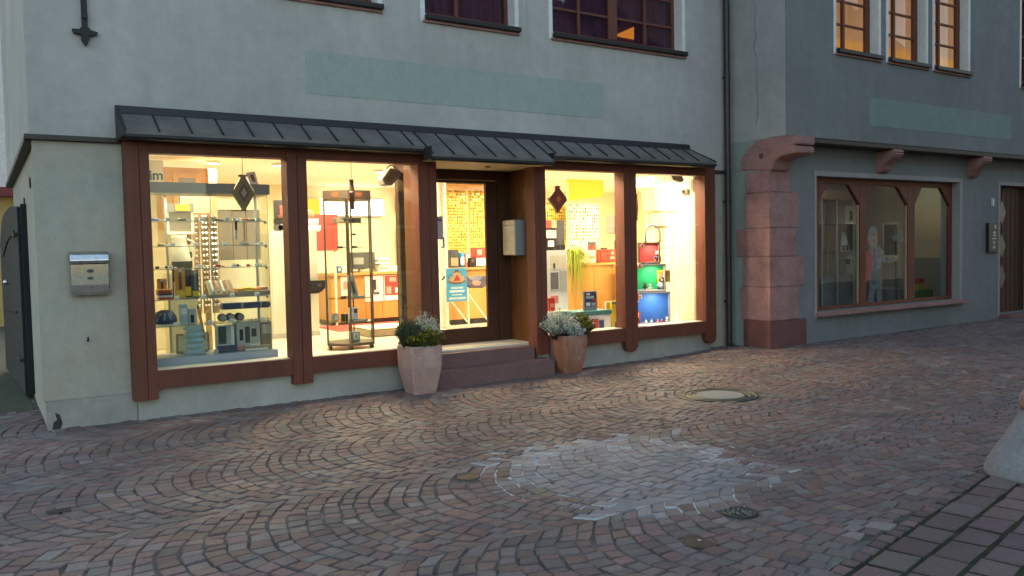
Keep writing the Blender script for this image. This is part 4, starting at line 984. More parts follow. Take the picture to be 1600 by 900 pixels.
# fifth shelf
b = thing('bike_helmet', 'navy blue cycle helmet at the left end of the fifth shelf', 'helmet', (ax(254, .40), .40, s5))
x = ax(254, .40); q = MB(); q.lathe([(.115, .02), (.125, .05), (.115, .10), (.085, .145), (.04, .165), (.01, .168)], (x, .42, s5), 20, 1.0, 1.0); q.build('shell', 'navy', b, smooth=True)
q = MB()
for k in range(5):
    a = 3.4+k*.55; q.prism([(x+.118*math.cos(a)-.01, s5+.06), (x+.118*math.cos(a)+.01, s5+.06), (x+.07*math.cos(a)+.008, s5+.135), (x+.07*math.cos(a)-.008, s5+.135)], 'y', .42+.122*math.sin(a), .42+.122*math.sin(a)+.02)
q.build('vent', 'grey_blue', b); MB().box(x-.09, x+.09, .32, .5, s5+.001, s5+.02).build('rest', 'paper', b)
solid('blue_bottle_box', 'pale blue box standing left of the fifth shelf middle', 'box', 278, 290, .36, s5, .22, .10, 'paleblue', [(.1, .5, .9, .8, 'paper')])
solid('watch_box', 'small white box with a black watch face on the fifth shelf', 'box', 291, 303, .34, s5, .17, .08, 'ink_lt', [(.25, .1, .7, .6, 'dark', 'face')])
b = thing('orange_pencil', 'giant orange pencil leaning in the lower cabinet', 'pencil', (ax(317, .34), .34, s5-.3))
pa, pb = at(312, 482, .34), at(320, 532, .34); q = MB(); q.tube((pb.x, .33, pb.z), (pa.x, .40, pa.z), .016, .016, 6); q.build('shaft', 'orange', b); q = MB(); d3 = Vector((pa.x-pb.x, .07, pa.z-pb.z)).normalized(); q.tube((pa.x, .40, pa.z), Vector((pa.x, .40, pa.z))+d3*.05, .016, .002, 6); q.build('tip', 'dark', b)
for k, (px, lab) in enumerate(((344, 'left black binocular eyecup like lens on the fifth shelf'), (357, 'middle black lens beside the glass joint on the fifth shelf'), (371, 'right black lens with chrome ring on the fifth shelf'))):
    b = thing('lens', lab, 'lens', (ax(px, .34), .34, s5)); x = ax(px, .34)
    q = MB(); q.tube((x, .30, s5+.05), (x, .40, s5+.05), .042, .046, 16); q.build('barrel', 'dark', b); q = MB(); q.tube((x, .296, s5+.05), (x, .30, s5+.05), .034, .034, 16); q.build('front_glass', 'chrome' if k == 2 else 'midgrey', b)
b = thing('long_case', 'long black case resting across two clear boxes on the fifth shelf', 'case', (ax(384, .48), .48, s5+.12))
xa, xb = ax(345, .44), ax(420, .44); MB().box(xa, xb, .44, .60, s5+.13, s5+.20).build('case', 'navy', b, .012); q = MB(); q.box(xa+.2, xa+.23, .432, .44, s5+.13, s5+.20); q.box(xb-.12, xb-.10, .432, .44, s5+.13, s5+.2); q.build('clasp', 'chrome', b)
q = MB(); q.box(xa+.02, xb-.02, .46, .58, s5+.001, s5+.129); q.build('clear_stand', 'glass_cab', b)
b = thing('cutlery_set', 'row of chrome spoons lying on the right of the fifth shelf', 'cutlery', (ax(400, .34), .34, s5))
for k in range(5):
    x = ax(388+k*6.5, .34); q = MB(); q.lathe([(.002, 0), (.016, .006), (.018, .012), (.002, .018)], (x, .30, s5+.002), 10, 1, 1.5); q.box(x-.004, x+.004, .32, .44, s5+.006, s5+.014); q.build('spoon', 'chrome', b)
# floor of the cabinet
z6 = zb1
b = thing('folded_cloths', 'stack of pale blue packed cloths on the cabinet floor', 'cloths', (ax(298, .36), .36, z6))
for k in range(5):
    z = z6+.002+.062*k; x0_ = ax(283, .34)+rnd.uniform(-.008, .008); MB().box(x0_, ax(314, .34)+rnd.uniform(-.008, .008), .28, .48, z, z+.058).build('cloth_pack', 'paleblue', b, .02)
solid('picture_frame', 'beige picture frame leaning on the cabinet floor behind the cloths', 'frame', 270, 322, .50, z6, .22, .03, 'tan', [(.06, .12, .94, .9, 'cream')])
b = solid('appliance_box', 'white and grey appliance box with dark tools printed on it', 'box', 366, 402, .33, z6, .33, .2, 'ink_lt', [(.1, .34, .26, .72, 'dark'), (.34, .25, .55, .8, 'darkgrey'), (.62, .45, .84, .72, 'darkgrey'), (.02, .04, .3, .2, 'pink'), (.55, .06, .97, .2, 'paper')])
solid('grey_box', 'charcoal and silver box left of the appliance box', 'box', 336, 362, .36, z6, .29, .16, 'ink_lt', [(.02, .3, .5, .97, 'darkgrey'), (.78, .05, .97, .95, 'paper'), (.02, .03, .7, .27, 'paper')])
solid('tape_case', 'flat navy case lying on the cabinet floor at the glass joint', 'case', 336, 366, .245, z6, .075, .07, 'navy', [(.2, .2, .7, .8, 'darkgrey')])
solid('ruler_box', 'flat tan box in front of the appliance box', 'box', 377, 420, .24, z6, .05, .07, 'tan', [(.02, .1, .85, .45, 'paper')])
solid('clear_pack', 'small dim pack at the right end of the cabinet floor', 'pack', 404, 421, .40, z6, .30, .14, 'taupe', [(.1, .55, .9, .9, 'ink_lt'), (.1, .1, .9, .3, 'tan')])
R3 = random.Random(3)
for z in (s1, s2, s3, s4, s5):
    for px in (R3.uniform(262, 276), R3.uniform(306, 328), R3.uniform(352, 366), R3.uniform(398, 410)):
        x = ax(px, CY0+.05); tg = thing('price_tag', 'small white price tag at the front edge of a cabinet shelf', 'price tag', (x, CY0+.05, z), 'price tags on the cabinet shelves')
        q = MB(); q.prism([(CY0+.045, z+.001), (CY0+.075, z+.001), (CY0+.062, z+.038), (CY0+.056, z+.038)], 'x', x-.024, x+.024); q.build('card', 'paper', tg); MB().box(x-.016, x+.016, CY0+.044, CY0+.047, z+.010, z+.016).build('price_line', 'ink', tg)
# --- behind the cabinet
wallcard('logo_panel', 'white panel with the black letters im beside the first window frame', 'sign', 221, 250.5, 261, 296, .72, 'cream')
lp = bpy.data.objects['logo_panel']; p = at(233, 280.5, .70)
text('im', .150, (p.x, .704, p.z), (rad(90), 0, 0), 'dark', lp, 'lettering', .001)
b = thing('wooden_cupboard', 'orange pine cupboard with a dark mirror seen above the cabinet', 'cupboard', (ax(296, 2.4), 2.5, FL))
x0, x1 = ax(257, 2.4), ax(331, 2.4); zt = az(295, 262, 2.4)
MB().box(x0, x1, 2.41, 2.8, zt-.80, zt).build('carcass', 'frame_wood', b, .01); MB().box(x0-.6, x1+.2, 2.801, 2.86, FL+.001, zt+.03).build('back_panel', 'cream', b)
zz0, zz1 = zt-.55, zt-.07; xa, xb = ax(274, 2.4), ax(318, 2.4)
q = MB(); q.box(xa, xa+.07, 2.38, 2.41, zz0, zz1); q.box(xb-.07, xb, 2.38, 2.41, zz0, zz1); q.box(xa+.07, xb-.07, 2.38, 2.41, zz1-.07, zz1); q.build('mirror_frame', 'frame_wood', b, .004)
MB().box(xa+.07, xb-.07, 2.395, 2.409, zz0, zz1-.07).build('mirror', 'taupe', b)
# rotating racks with chrome knobs
b = thing('knob_rack', 'tall tan rack of chrome door knobs seen through the glass cabinet', 'rack', (ax(328, 1.3), 1.35, FL))
for px0, px1 in ((304, 313), (316, 327), (330, 341)):
    x0, x1 = ax(px0, 1.3), ax(px1, 1.3); zt, zb = az(325, 335, 1.3), az(325, 490, 1.3)
    MB().box(x0, x1, 1.30, 1.34, zb, zt).build('column', 'tan', b, .004)
kn = MB()
for px in (308.5, 319, 324, 333, 338.5):
    for k in range(17):
        z = az(325, 339+k*8.6, 1.3); kn.ball((ax(px, 1.28), 1.28, z), .020, 8)
kn.build('knob', 'chrome', b)['kind'] = 'stuff'
MB().box(ax(303, 1.3), ax(342, 1.3), 1.28, 1.5, FL, FL+.06).build('base', 'darkgrey', b)
q = MB(); x = ax(322, 1.4); q.box(x-.03, x+.03, 1.36, 1.42, FL+.05, az(325, 338, 1.3)); q.build('stem', 'tan', b)
b = thing('sliding_partition', 'grey brown slatted partition behind the right half of the glass cabinet', 'partition', (ax(372, 1.6), 1.6, FL))
x0, x1 = ax(343, 1.6), ax(408, 1.6); z0, z1 = az(375, 406, 1.6), az(375, 328, 1.6)
for k in range(3): MB().box(x0+(x1-x0)*k/3+.004, x0+(x1-x0)*(k+1)/3-.004, 1.60+.012*(k % 2), 1.64, z0, z1).build('leaf', 'taupe', b)
MB().box(x0, x1, 1.59, 1.66, z1+.001, z1+.14).build('head_rail', 'cream', b); MB().box(x0, x1, 1.585, 1.66, FL, z0-.001).build('lower_panel', 'cream', b)
wallcard('white_notice', 'white certificate board hung high behind the glass cabinet', 'board', 285, 307, 334, 333, 1.9, 'paper', [(.06, .1, .42, .9, 'cream'), (.5, .1, .96, .9, 'int_wall')])
b = thing('sunglasses_mirror', 'white framed mirror board with a yellow label behind the cabinet', 'mirror', (ax(284, 1.0), 1.0, FL))
x0, x1 = ax(262, 1.0), ax(305, 1.0); z0, z1 = az(285, 366, 1.0), az(285, 318, 1.0)
q = MB(); q.box(x0, x0+.03, 1, 1.03, z0, z1); q.box(x1-.03, x1, 1, 1.03, z0, z1); q.box(x0, x1, 1.002, 1.028, z0, z0+.03); q.build('frame', 'paper', b)
MB().box(x0+.03, x1-.03, 1.012, 1.02, z0+.03, z1-.10).build('mirror', 'taupe', b); MB().box(x0, x1, .99, 1.03, z1-.10, z1-.0).build('head', 'midgrey', b)
MB().box(ax(277, .98), ax(300, .98), .98, .99, z1-.085, z1-.015).build('label', 'yellow', b)
MB().box((x0+x1)/2-.03, (x0+x1)/2+.03, 1.03, 1.06, FL, z0+.2).build('stand', 'silver', b)
b = thing('white_jug', 'white enamel jug on a pedestal behind the glass cabinet', 'jug', (ax(282, .85), .85, FL))
x = ax(281, .85); z0, z1 = az(281, 425, .85), az(281, 368, .85); h = z1-z0
q = MB(); q.lathe([(.07, 0), (.11, h*.1), (.12, h*.4), (.09, h*.75), (.075, h*.9), (.09, h)], (x, .88, z0), 20); q.build('body', 'white', b, smooth=True)
q = MB(); q.path([(x+.09, .88, z0+h*.9), (x+.17, .88, z0+h*.8), (x+.16, .88, z0+h*.4), (x+.11, .88, z0+h*.3)], .012); q.build('handle', 'white', b)
MB().box(x-.16, x+.16, .76, 1.02, FL, z0-.001).build('pedestal', 'cream', b, .01)
solid('copper_ornament', 'copper figure like bottle before the knob rack', 'bottle', 294, 300, 1.1, SH[1]+.02, .26, .05, 'rust', [(.2, .3, .8, .6, 'tan')], None, .014)
bx = bpy.data.objects['copper_ornament']
b = thing('low_stand', 'pale low stand carrying the copper bottle', 'stand', (ax(297, 1.1), 1.15, FL)); MB().box(ax(286, 1.1), ax(302, 1.1), 1.08, 1.22, FL, SH[1]+.019).build('column', 'cream', b, .01); MB().box(ax(288, 1.08), ax(300, 1.08), 1.074, 1.08, SH[2], SH[1]-.06).build('panel', 'brown', b)
b = thing('leaning_book', 'grey covered book leaning on top of the cabinet crown', 'book', (ax(393, .45), .45, zc1))
pts = [at(*p, .45) for p in ((384, 270), (398, 268), (404, 288.2), (391, 288.2))]; q = MB(); q.prism([(p.x, max(p.z, zc1+.001)) for p in pts], 'y', .45, .48); q.build('cover', 'lilac', b)
q = MB(); q.prism([(pts[0].x*.7+pts[2].x*.3, pts[0].z-.03), (pts[1].x-.02, pts[1].z-.03), (pts[2].x-.03, zc1+.05), (pts[3].x+.03, zc1+.05)], 'y', .446, .4495); q.build('cover_print', 'rust', b)
# --- hanging diamond lanterns
def diamond(label, px, py0, py1, wpx, Y, mat, turn=0):
    top, bot = at(px, py0, Y), at(px, py1, Y); x = top.x; w_ = ax(px+wpx/2, Y)-ax(px-wpx/2, Y); h = top.z-bot.z
    t = thing('hanging_diamond', label, 'ornament', (x, Y, bot.z)); c, s = math.cos(turn), math.sin(turn)
    def sect(pts, y0, y1):
        q = MB(); q.prism(pts, 'y', y0, y1); q.v = [(x+(v[0]*c-v[1]*s), Y+v[0]*s+v[1]*c, v[2]) for v in q.v]; return q
    zc = (top.z+bot.z)/2; W2 = w_/2
    pts = [(-.035, bot.z), (.035, bot.z), (.02, bot.z+h*.07), (.03, bot.z+h*.10), (W2*.93, zc-h*.06), (W2, zc-h*.06), (W2, zc+h*.06), (W2*.93, zc+h*.06), (.03, top.z-h*.10), (.02, top.z-h*.07), (.045, top.z-h*.05), (.045, top.z), (-.045, top.z), (-.045, top.z-h*.05), (-.02, top.z-h*.07), (-.03, top.z-h*.10), (-W2*.93, zc+h*.06), (-W2, zc+h*.06), (-W2, zc-h*.06), (-W2*.93, zc-h*.06), (-.03, bot.z+h*.10), (-.02, bot.z+h*.07)]
    sect(pts, -.025, .025).build('body', mat, t, .003)
    k = .55; sect([(0, zc-h*.5*k), (W2*k, zc), (0, zc+h*.5*k), (-W2*k, zc)], -.031, -.0255).build('inlay', 'red_dark' if mat == 'rust' else 'brown', t)
    r2 = .26; sect([(0, zc-h*.5*r2), (W2*r2, zc), (0, zc+h*.5*r2), (-W2*r2, zc)], -.036, -.0315).build('centre', 'orange' if mat == 'rust' else 'tan', t)
    q = MB(); q.tube((x, Y, top.z), (x, Y, 2.94), .003, n=5); q.build('cord', 'ink', t); return t
M['oldbrass'] = plain('old brass ornament', (.20, .125, .055), .45, .3, .15)
diamond('large tan diamond ornament hanging in front of the cabinet crown', 379, 273, 330, 34, .10, 'oldbrass')
diamond('narrow diamond ornament hanging edge on before the hexagonal showcase', 549, 280, 327, 26, .36, 'rust', 1.15)
diamond('dark red brown diamond ornament hanging in the window right of the door', 870.5, 290.5, 332, 28, .36, 'rust')
diamond('diamond ornament hanging half hidden behind the post of the last window', 993, 303, 345, 18, .40, 'rust', .9)
# --- white cabinet, displays on top
wx0, wx1 = ax(424, 3.1, 450), ax(498, 3.1, 450); zt = zmid(430, 498, 361, 3.1)
b = thing('white_locker', 'tall white steel cabinet with a black curved dispenser on its front', 'cabinet', ((wx0+wx1)/2, 3.3, FL))
MB().box(wx0, wx1, 3.10, 3.85, FL+.001, zt).build('body', 'white', b, .02)
MB().box(wx0-.004, wx1+.004, 3.094, 3.86, FL+.001, FL+.07).build('kick_strip', 'ink_lt', b)
q = MB(); c_ = at(487, 440, 3.1); z0, z1 = az(495, 458, 3.1), az(495, 438, 3.1); xa, xb = ax(478, 3.1), ax(508, 3.05)
q.prism([(xa, z1), (xb, z1), (xb-.03, z0+.08), (xb-.10, z0+.015), (xa+.12, z0), (xa, z0)], 'y', 2.99, 3.099); q.build('dispenser', 'dark', b, .01)
MB().box(xb-.16, xb-.10, 2.975, 2.989, z0+.10, z1-.04).build('dispenser_key', 'chrome', b)
b = thing('black_poster', 'black poster with a red square above the white cabinet', 'poster', (ax(440, 4.2), 4.2, zt))
wq = (ax(430, 4.2), ax(472, 4.2)); z0, z1 = zmid(430, 452, 362, 4.2), zmid(430, 452, 313, 4.2)
MB().box(wq[0], wq[1], 4.19, 4.2, z0, z1).build('sheet', 'dark', b); MB().box(ax(440, 4.18), ax(470, 4.18), 4.184, 4.189, zmid(430, 452, 340, 4.2), zmid(430, 452, 321, 4.2)).build('red_square', 'red', b)
MB().box(wq[0], wq[1], 4.201, 4.24, FL, z1).build('backing', 'cream', b)
b = thing('red_partition', 'dark red partition panel behind the hexagonal showcase', 'partition', (ax(508, 4.3), 4.3, FL))
MB().box(ax(484, 4.3), ax(529, 4.3), 4.30, 4.34, zmid(480, 528, 392, 4.3), zmid(480, 528, 335, 4.3)).build('panel', 'red_dark', b)
for px in (488, 525): MB().box(ax(px, 4.3)-.015, ax(px, 4.3)+.015, 4.341, 4.37, FL+.001, zmid(480, 528, 340, 4.3)).build('leg', 'cream', b)
b = thing('model_engine', 'black and silver model engine on the white cabinet under the black poster', 'model', (ax(442, 3.4), 3.4, zt))
xa, xb = ax(431, 3.4), ax(454, 3.4)
for k in range(4): q = MB(); q.tube((xa+.05+k*(xb-xa-.1)/3, 3.35, zt+.06), (xa+.05+k*(xb-xa-.1)/3, 3.47, zt+.06), .055, n=14); q.build('cylinder', 'ink_lt' if k % 2 else 'darkgrey', b)
MB().box(xa, xb, 3.36, 3.48, zt+.12, zt+.20).build('block', 'dark', b, .01); MB().box(xa+.04, xb-.04, 3.37, 3.47, zt+.20, zt+.25).build('cover', 'brown', b, .01)
b = thing('cup_pyramid', 'little pyramid of white cups with a brown pot on the white cabinet', 'cups', (ax(489, 3.4), 3.4, zt))
for k, (px, lv) in enumerate(((479, 0), (486, 0), (493, 0), (499, 0), (482, 1), (490, 1), (496, 1))):
    q = MB(); x = ax(px, 3.35); q.lathe([(.035, 0), (.05, .03), (.052, .095), (.046, .095), (.04, .03)], (x, 3.4, zt+.001+lv*.10), 14); q.build('cup', 'paper', b)
q = MB(); q.lathe([(.05, 0), (.08, .03), (.08, .09), (.05, .12), (.03, .13)], (ax(486, 3.35), 3.4, zt+.205), 14); q.build('pot', 'tan', b, smooth=True)
# --- hexagonal showcase
hx, hy, hr = ax(544, 1.15), 1.15, .335
b = thing('hexagonal_showcase', 'hexagonal glass showcase with dark crown on castors in the second window', 'showcase', (hx, hy, FL))
zc0_, zc1_ = az(545, 312, 1.0), az(545, 298, 1.0); zb_ = FL+.09
ro = .18
def hexp(r, k): a = ro+k*math.pi/3; return (hx+r*math.cos(a), hy+r*math.sin(a))
HX = [hexp(hr, k) for k in range(6)]
MB().prism([hexp(hr+.012, k) for k in range(6)], 'z', zc0_, zc1_).build('crown', 'bronze', b, .005)
for k in (3, 4, 5): 
    a_, b2 = Vector(HX[k]), Vector(HX[(k+1) % 6]); m_ = (a_+b2)/2; nrm = (m_-Vector((hx, hy))).normalized(); u = (b2-a_).normalized()
    q = MB(); q.add([(*(m_-u*.04+nrm*.014), zc0_+.03), (*(m_+u*.04+nrm*.014), zc0_+.03), (*(m_+u*.05+nrm*.014), zc1_-.03), (*(m_-u*.05+nrm*.014), zc1_-.03), (*(m_-u*.04+nrm*.0), zc0_+.03), (*(m_+u*.04+nrm*.0), zc0_+.03), (*(m_+u*.05+nrm*.0), zc1_-.03), (*(m_-u*.05+nrm*.0), zc1_-.03)], [(0, 1, 2, 3), (0, 3, 7, 4), (1, 5, 6, 2), (3, 2, 6, 7), (0, 4, 5, 1)]); q.build('emblem', 'rust', b)
MB().prism([hexp(hr+.012, k) for k in range(6)], 'z', zb_-.035, zb_).build('base', 'bronze', b, .005)
for k in range(6):
    q = MB(); q.tube((*HX[k], zb_), (*HX[k], zc0_), .012, n=8); q.build('post', 'bronze', b)
    a_, b2 = HX[k], HX[(k+1) % 6]
    ww = MB(); e = .003; d2 = Vector((b2[0]-a_[0], b2[1]-a_[1], 0)).normalized(); nn = Vector((-d2.y, d2.x, 0))*e
    A_, B_ = Vector((*a_, 0))+d2*.014, Vector((*b2, 0))-d2*.014
    ww.add([(*(A_+nn).xy, zb_), (*(B_+nn).xy, zb_), (*(B_+nn).xy, zc0_), (*(A_+nn).xy, zc0_), (*(A_-nn).xy, zb_), (*(B_-nn).xy, zb_), (*(B_-nn).xy, zc0_), (*(A_-nn).xy, zc0_)], [(0, 1, 2, 3), (7, 6, 5, 4), (0, 4, 5, 1), (3, 2, 6, 7), (0, 3, 7, 4), (1, 5, 6, 2)])
    ww.build('pane', 'glass_cab', b)
    p = Vector(hexp(hr-.03, k)); q = MB(); q.tube((p.x-.015, p.y, FL+.03), (p.x+.015, p.y, FL+.03), .03, n=12); q.box(p.x-.012, p.x+.012, p.y-.012, p.y+.012, FL+.03, zb_-.036); q.build('castor', 'dark', b)
q = MB()
for dx, dy in ((.02, .05), (.06, .02)): q.tube((hx+dx, hy+dy, zb_), (hx+dx, hy+dy, zc0_), .010, n=8)
q.build('centre_pole', 'bronze', b)
HS = [az(548, py, hy-.1) for py in (349, 388, 466, 502)]
for z in HS: MB().prism([hexp(hr-.02, k) for k in range(6)], 'z', z-.008, z).build('shelf', 'glass_cab', b)
q = MB(); xx = hexp(hr, 4); 
def hitem(name, label, cat, px0, px1, dy, z, h, d, mat, prints=(), bev=.005): return solid(name, label, cat, px0, px1, hy+dy, z, h, d, mat, prints, None, bev)
hitem('wallet_box', 'row of brown leather purses on the top shelf of the hexagonal showcase', 'purses', 527, 566, -.12, HS[0], .07, .12, 'taupe', [(.33, .05, .36, .95, 'dark', 'gap'), (.66, .05, .69, .95, 'dark', 'gap'), (.05, .3, .3, .6, 'tan')])
knife('black knife at the left of the second showcase shelf', 526, 545, HS[1], ('dark', 'darkgrey'), hy-.08)
knife('black knife at the right of the second showcase shelf', 548, 567, HS[1], ('dark', 'darkgrey'), hy-.05)
knife('single black knife held mid air on a clip in the showcase', 551, 559, az(555, 368, hy-.1), ('dark', 'dark'), hy-.02)
knife('thick black knife on the third showcase shelf at the left', 529, 548, HS[2], ('dark', 'dark'), hy-.1)
bq = thing('phone_holder', 'grey upright telephone handset leaning on the third showcase shelf', 'phone', (ax(552, hy-.1), hy-.1, HS[2]))
q = MB(); P = [at(*p, hy-.1) for p in ((543, 431), (551, 428), (560, 461), (551, 464))]; q.prism([(p.x, max(p.z, HS[2]+.01)) for p in P], 'y', hy-.12, hy-.07); q.build('handset', 'silver', bq, .01)
MB().box(ax(549, hy-.1), ax(567, hy-.1), hy-.14, hy-.04, HS[2]+.001, HS[2]+.03).build('base', 'midgrey', bq, .006); q = MB(); P = [at(*p, hy-.125) for p in ((548, 440), (551, 439), (556, 458), (552, 459))]; q.prism([(p.x, p.z) for p in P], 'y', hy-.124, hy-.1205); q.build('keypad', 'darkgrey', bq)
hitem('gift_box', 'mauve gift box with white flower print on the fourth showcase shelf', 'box', 544, 557, -.05, HS[3], .17, .07, 'lilac', [(.1, .3, .45, .65, 'paper'), (.5, .6, .9, .9, 'brown')])
hitem('steel_cup', 'grey cup at the left of the fourth showcase shelf', 'cup', 517, 528, -.08, HS[3], .11, .09, 'midgrey', [(.2, .2, .8, .8, 'ink_lt')], .02)
hitem('tin_pair', 'pair of small black tins on the fourth showcase shelf', 'tins', 532, 541, -.1, HS[3], .10, .06, 'dark', [(.46, .0, .54, 1, 'tan', 'gap')])
hitem('tray', 'low dark tray at the front right of the fourth showcase shelf', 'tray', 546, 572, -.16, HS[3], .025, .08, 'darkgrey', [(.1, .2, .9, .8, 'ink_lt')])
hitem('glass_cube', 'clear cube with silver engraving on the showcase floor', 'ornament', 546, 559, -.1, zb_, .13, .12, 'silver', [(.2, .2, .8, .85, 'paper'), (.38, .35, .62, .7, 'midgrey')])
# hanging cow bell shaped box
bq = thing('hanging_lantern', 'brown box shaped lantern hanging by a wire loop at the top of the second window', 'lantern', (ax(613, .4), .4, az(613, 285, .4)))
P = [at(*p, .36) for p in ((597, 280), (610, 262), (629, 268), (627, 275), (612, 290), (602, 288))]; q = MB(); q.prism([(p.x, p.z) for p in P][::-1], 'y', .36, .55); q.build('body', 'taupe', bq, .008)
P = [at(*p, .355) for p in ((601, 281), (611, 267), (624, 271), (611, 285))]; q = MB(); q.prism([(p.x, p.z) for p in P][::-1], 'y', .352, .3595); q.build('face', 'oldbrass', bq)
c_ = at(613, 268, .45); q = MB(); rr = .07; q.path([(c_.x+rr*math.cos(a*.35)-.01, .45, c_.z+rr*1.1*math.sin(a*.35)) for a in range(10)], .007, 6); q.tube((c_.x, .45, c_.z+rr), (c_.x, .45, 2.94), .003, n=5); q.build('wire_loop', 'dark', bq)
# --- light box and back wall
zl0, zl1 = zmid(490, 602, 336, 6.3), zmid(490, 602, 311, 6.3)
bq = thing('light_box', 'long glowing white light box with a yellow end on the back wall', 'light box', (ax(545, 6.3), 6.35, zl0))
MB().box(ax(503, 6.3), ax(602, 6.3), 6.30, 6.45, zl0, zl1).build('white_panel', 'lightbox', bq, .006); MB().box(ax(486, 6.3), ax(503, 6.3)-.003, 6.30, 6.45, zl0, zl1).build('yellow_panel', 'lightbox_y', bq, .006)
MB().box(ax(485, 6.3), ax(603, 6.3), 6.451, 6.52, zl0-.03, zl1+.03).build('housing', 'silver', bq)
wallcard('wall_picture', 'small brown framed picture on the back wall beside the entrance panel', 'picture', 620, 308, 634, 331, 6.4, 'tan', [(.15, .12, .85, .88, 'ink'), (.3, .3, .7, .7, 'ink_lt')], .03)
bq = thing('wall_heater', 'grey ribbed wall heater beside the counter end', 'heater', (ax(631, 6.2), 6.2, FL))
z0, z1 = zmid(626, 636, 420, 6.2), zmid(626, 636, 355, 6.2); MB().box(ax(626, 6.2), ax(650, 6.2), 6.2, 6.4, z0, z1).build('body', 'midgrey', bq, .01)
q = MB()
for k in range(8): x = ax(626, 6.2)+.03+k*.05; q.box(x, x+.015, 6.185, 6.2, z0+.05, z1-.05)
q.build('rib', 'darkgrey', bq)
# --- counters
cz = 1.30
bq = thing('shop_counter', 'honey veneered shop counter with posters seen through the second window', 'counter', (ax(580, 4.5), 4.8, FL))
x0, x1 = ax(515, 4.5), 6.95
MB().box(x0-.04, x1, 4.44, 5.2, cz-.05, cz).build('top', 'oak_x', bq, .006)
for k in range(6): MB().box(x0+(x1-x0)*k/6+.003, x0+(x1-x0)*(k+1)/6-.003, 4.50, 4.53, FL+.08, cz-.051).build('front_panel', 'oak', bq, .002)
MB().box(x0, x1, 4.54, 5.15, FL+.001, FL+.08).build('plinth', 'dark', bq)
MB().box(x0+.01, x1-.01, 4.531, 5.15, FL+.081, cz-.051).build('carcass', 'oak', bq)
struct_c = MB(); struct_c.box(ax(518, 3.6), 6.4, 3.35, 4.44, FL+.002, FL+.008); cpt = struct_c.build('red_carpet', 'carpet'); tag(cpt, 'red carpet runner lying in front of the posters counter', 'carpet')
bq = thing('floor_plinth', 'low beige floor box between showcase and carpet', 'box', (ax(615, 2.3), 2.3, FL)); MB().box(ax(575, 2.2), ax(645, 2.2), 2.2, 2.9, FL+.001, FL+.11).build('body', 'tan', bq, .01); MB().box(ax(575, 2.2)-.01, ax(645, 2.2)+.01, 2.19, 2.91, FL+.111, FL+.125).build('lid', 'cream', bq, .004)
wallcard('counter_poster', 'small pink and white poster behind the showcase on the counter front', 'poster', 531, 432, 548, 462, 4.49, 'paper', [(.2, .3, .85, .75, 'pink'), (.35, .4, .7, .65, 'tan')], .006)
wallcard('counter_poster', 'white poster with a dark figure on the counter front', 'poster', 569, 431, 597, 471, 4.49, 'paper', [(.25, .25, .8, .92, 'ink_lt'), (.42, .45, .62, .85, 'dark', 'figure'), (.3, .3, .5, .5, 'darkgrey'), (.5, .27, .78, .36, 'darkgrey')], .006)
wallcard('counter_poster', 'red poster with pale blotches on the counter front', 'poster', 599, 430, 626, 469, 4.49, 'paper', [(.03, .2, .97, .98, 'red'), (.12, .25, .4, .55, 'pink'), (.62, .3, .85, .5, 'paper'), (.3, .75, .7, .92, 'pink')], .006)
bq = thing('monitor', 'dark computer monitor seen from behind on the counter', 'monitor', (ax(566, 4.8), 4.8, cz))
x0, x1 = ax(547, 4.7), ax(586, 4.7); z0, z1 = zmid(547, 586, 420, 4.7), zmid(547, 586, 394, 4.7)
MB().box(x0, x1, 4.7, 4.76, z0, z1).build('screen_back', 'darkgrey', bq, .01); MB().box((x0+x1)/2-.05, (x0+x1)/2+.05, 4.72, 4.78, cz+.012, z0).build('neck', 'dark', bq); MB().box((x0+x1)/2-.14, (x0+x1)/2+.14, 4.66, 4.86, cz+.001, cz+.012).build('foot', 'dark', bq)
MB().box(x0+.06, x0+.25, 4.692, 4.699, z0+.08, z0+.20).build('vent', 'midgrey', bq)
bq = thing('paper_pile', 'untidy pile of papers and trays on the counter beside the monitor', 'papers', (ax(597, 4.8), 4.8, cz))
for k in range(7): dx = rnd.uniform(-.03, .05); MB().box(ax(588, 4.7)+dx, ax(606, 4.7)+dx, 4.65, 4.9, cz+.001+k*.035, cz+.028+k*.035).build('paper_tray', ['paper', 'taupe', 'cream', 'midgrey', 'paper', 'taupe', 'paper'][k], bq, .003)
for lab, px0, px1, h, mt in (('white shallow dish at the right end of the posters counter', 614, 628, .09, 'paper'), ('small blue box on the counter left end', 527, 533, .12, 'blue'), ('low white box on the counter behind the showcase', 534, 546, .10, 'paper'), ('brown basket on the counter before the monitor', 549, 560, .07, 'brown'), ('low tan tray on the counter in front of the monitor', 562, 582, .05, 'tan')):
    solid('counter_article', lab, 'counter article', px0, px1, 4.55, cz, h, .14, mt, [(.15, .3, .85, .75, 'ink_lt' if mt != 'paper' else 'cream')])
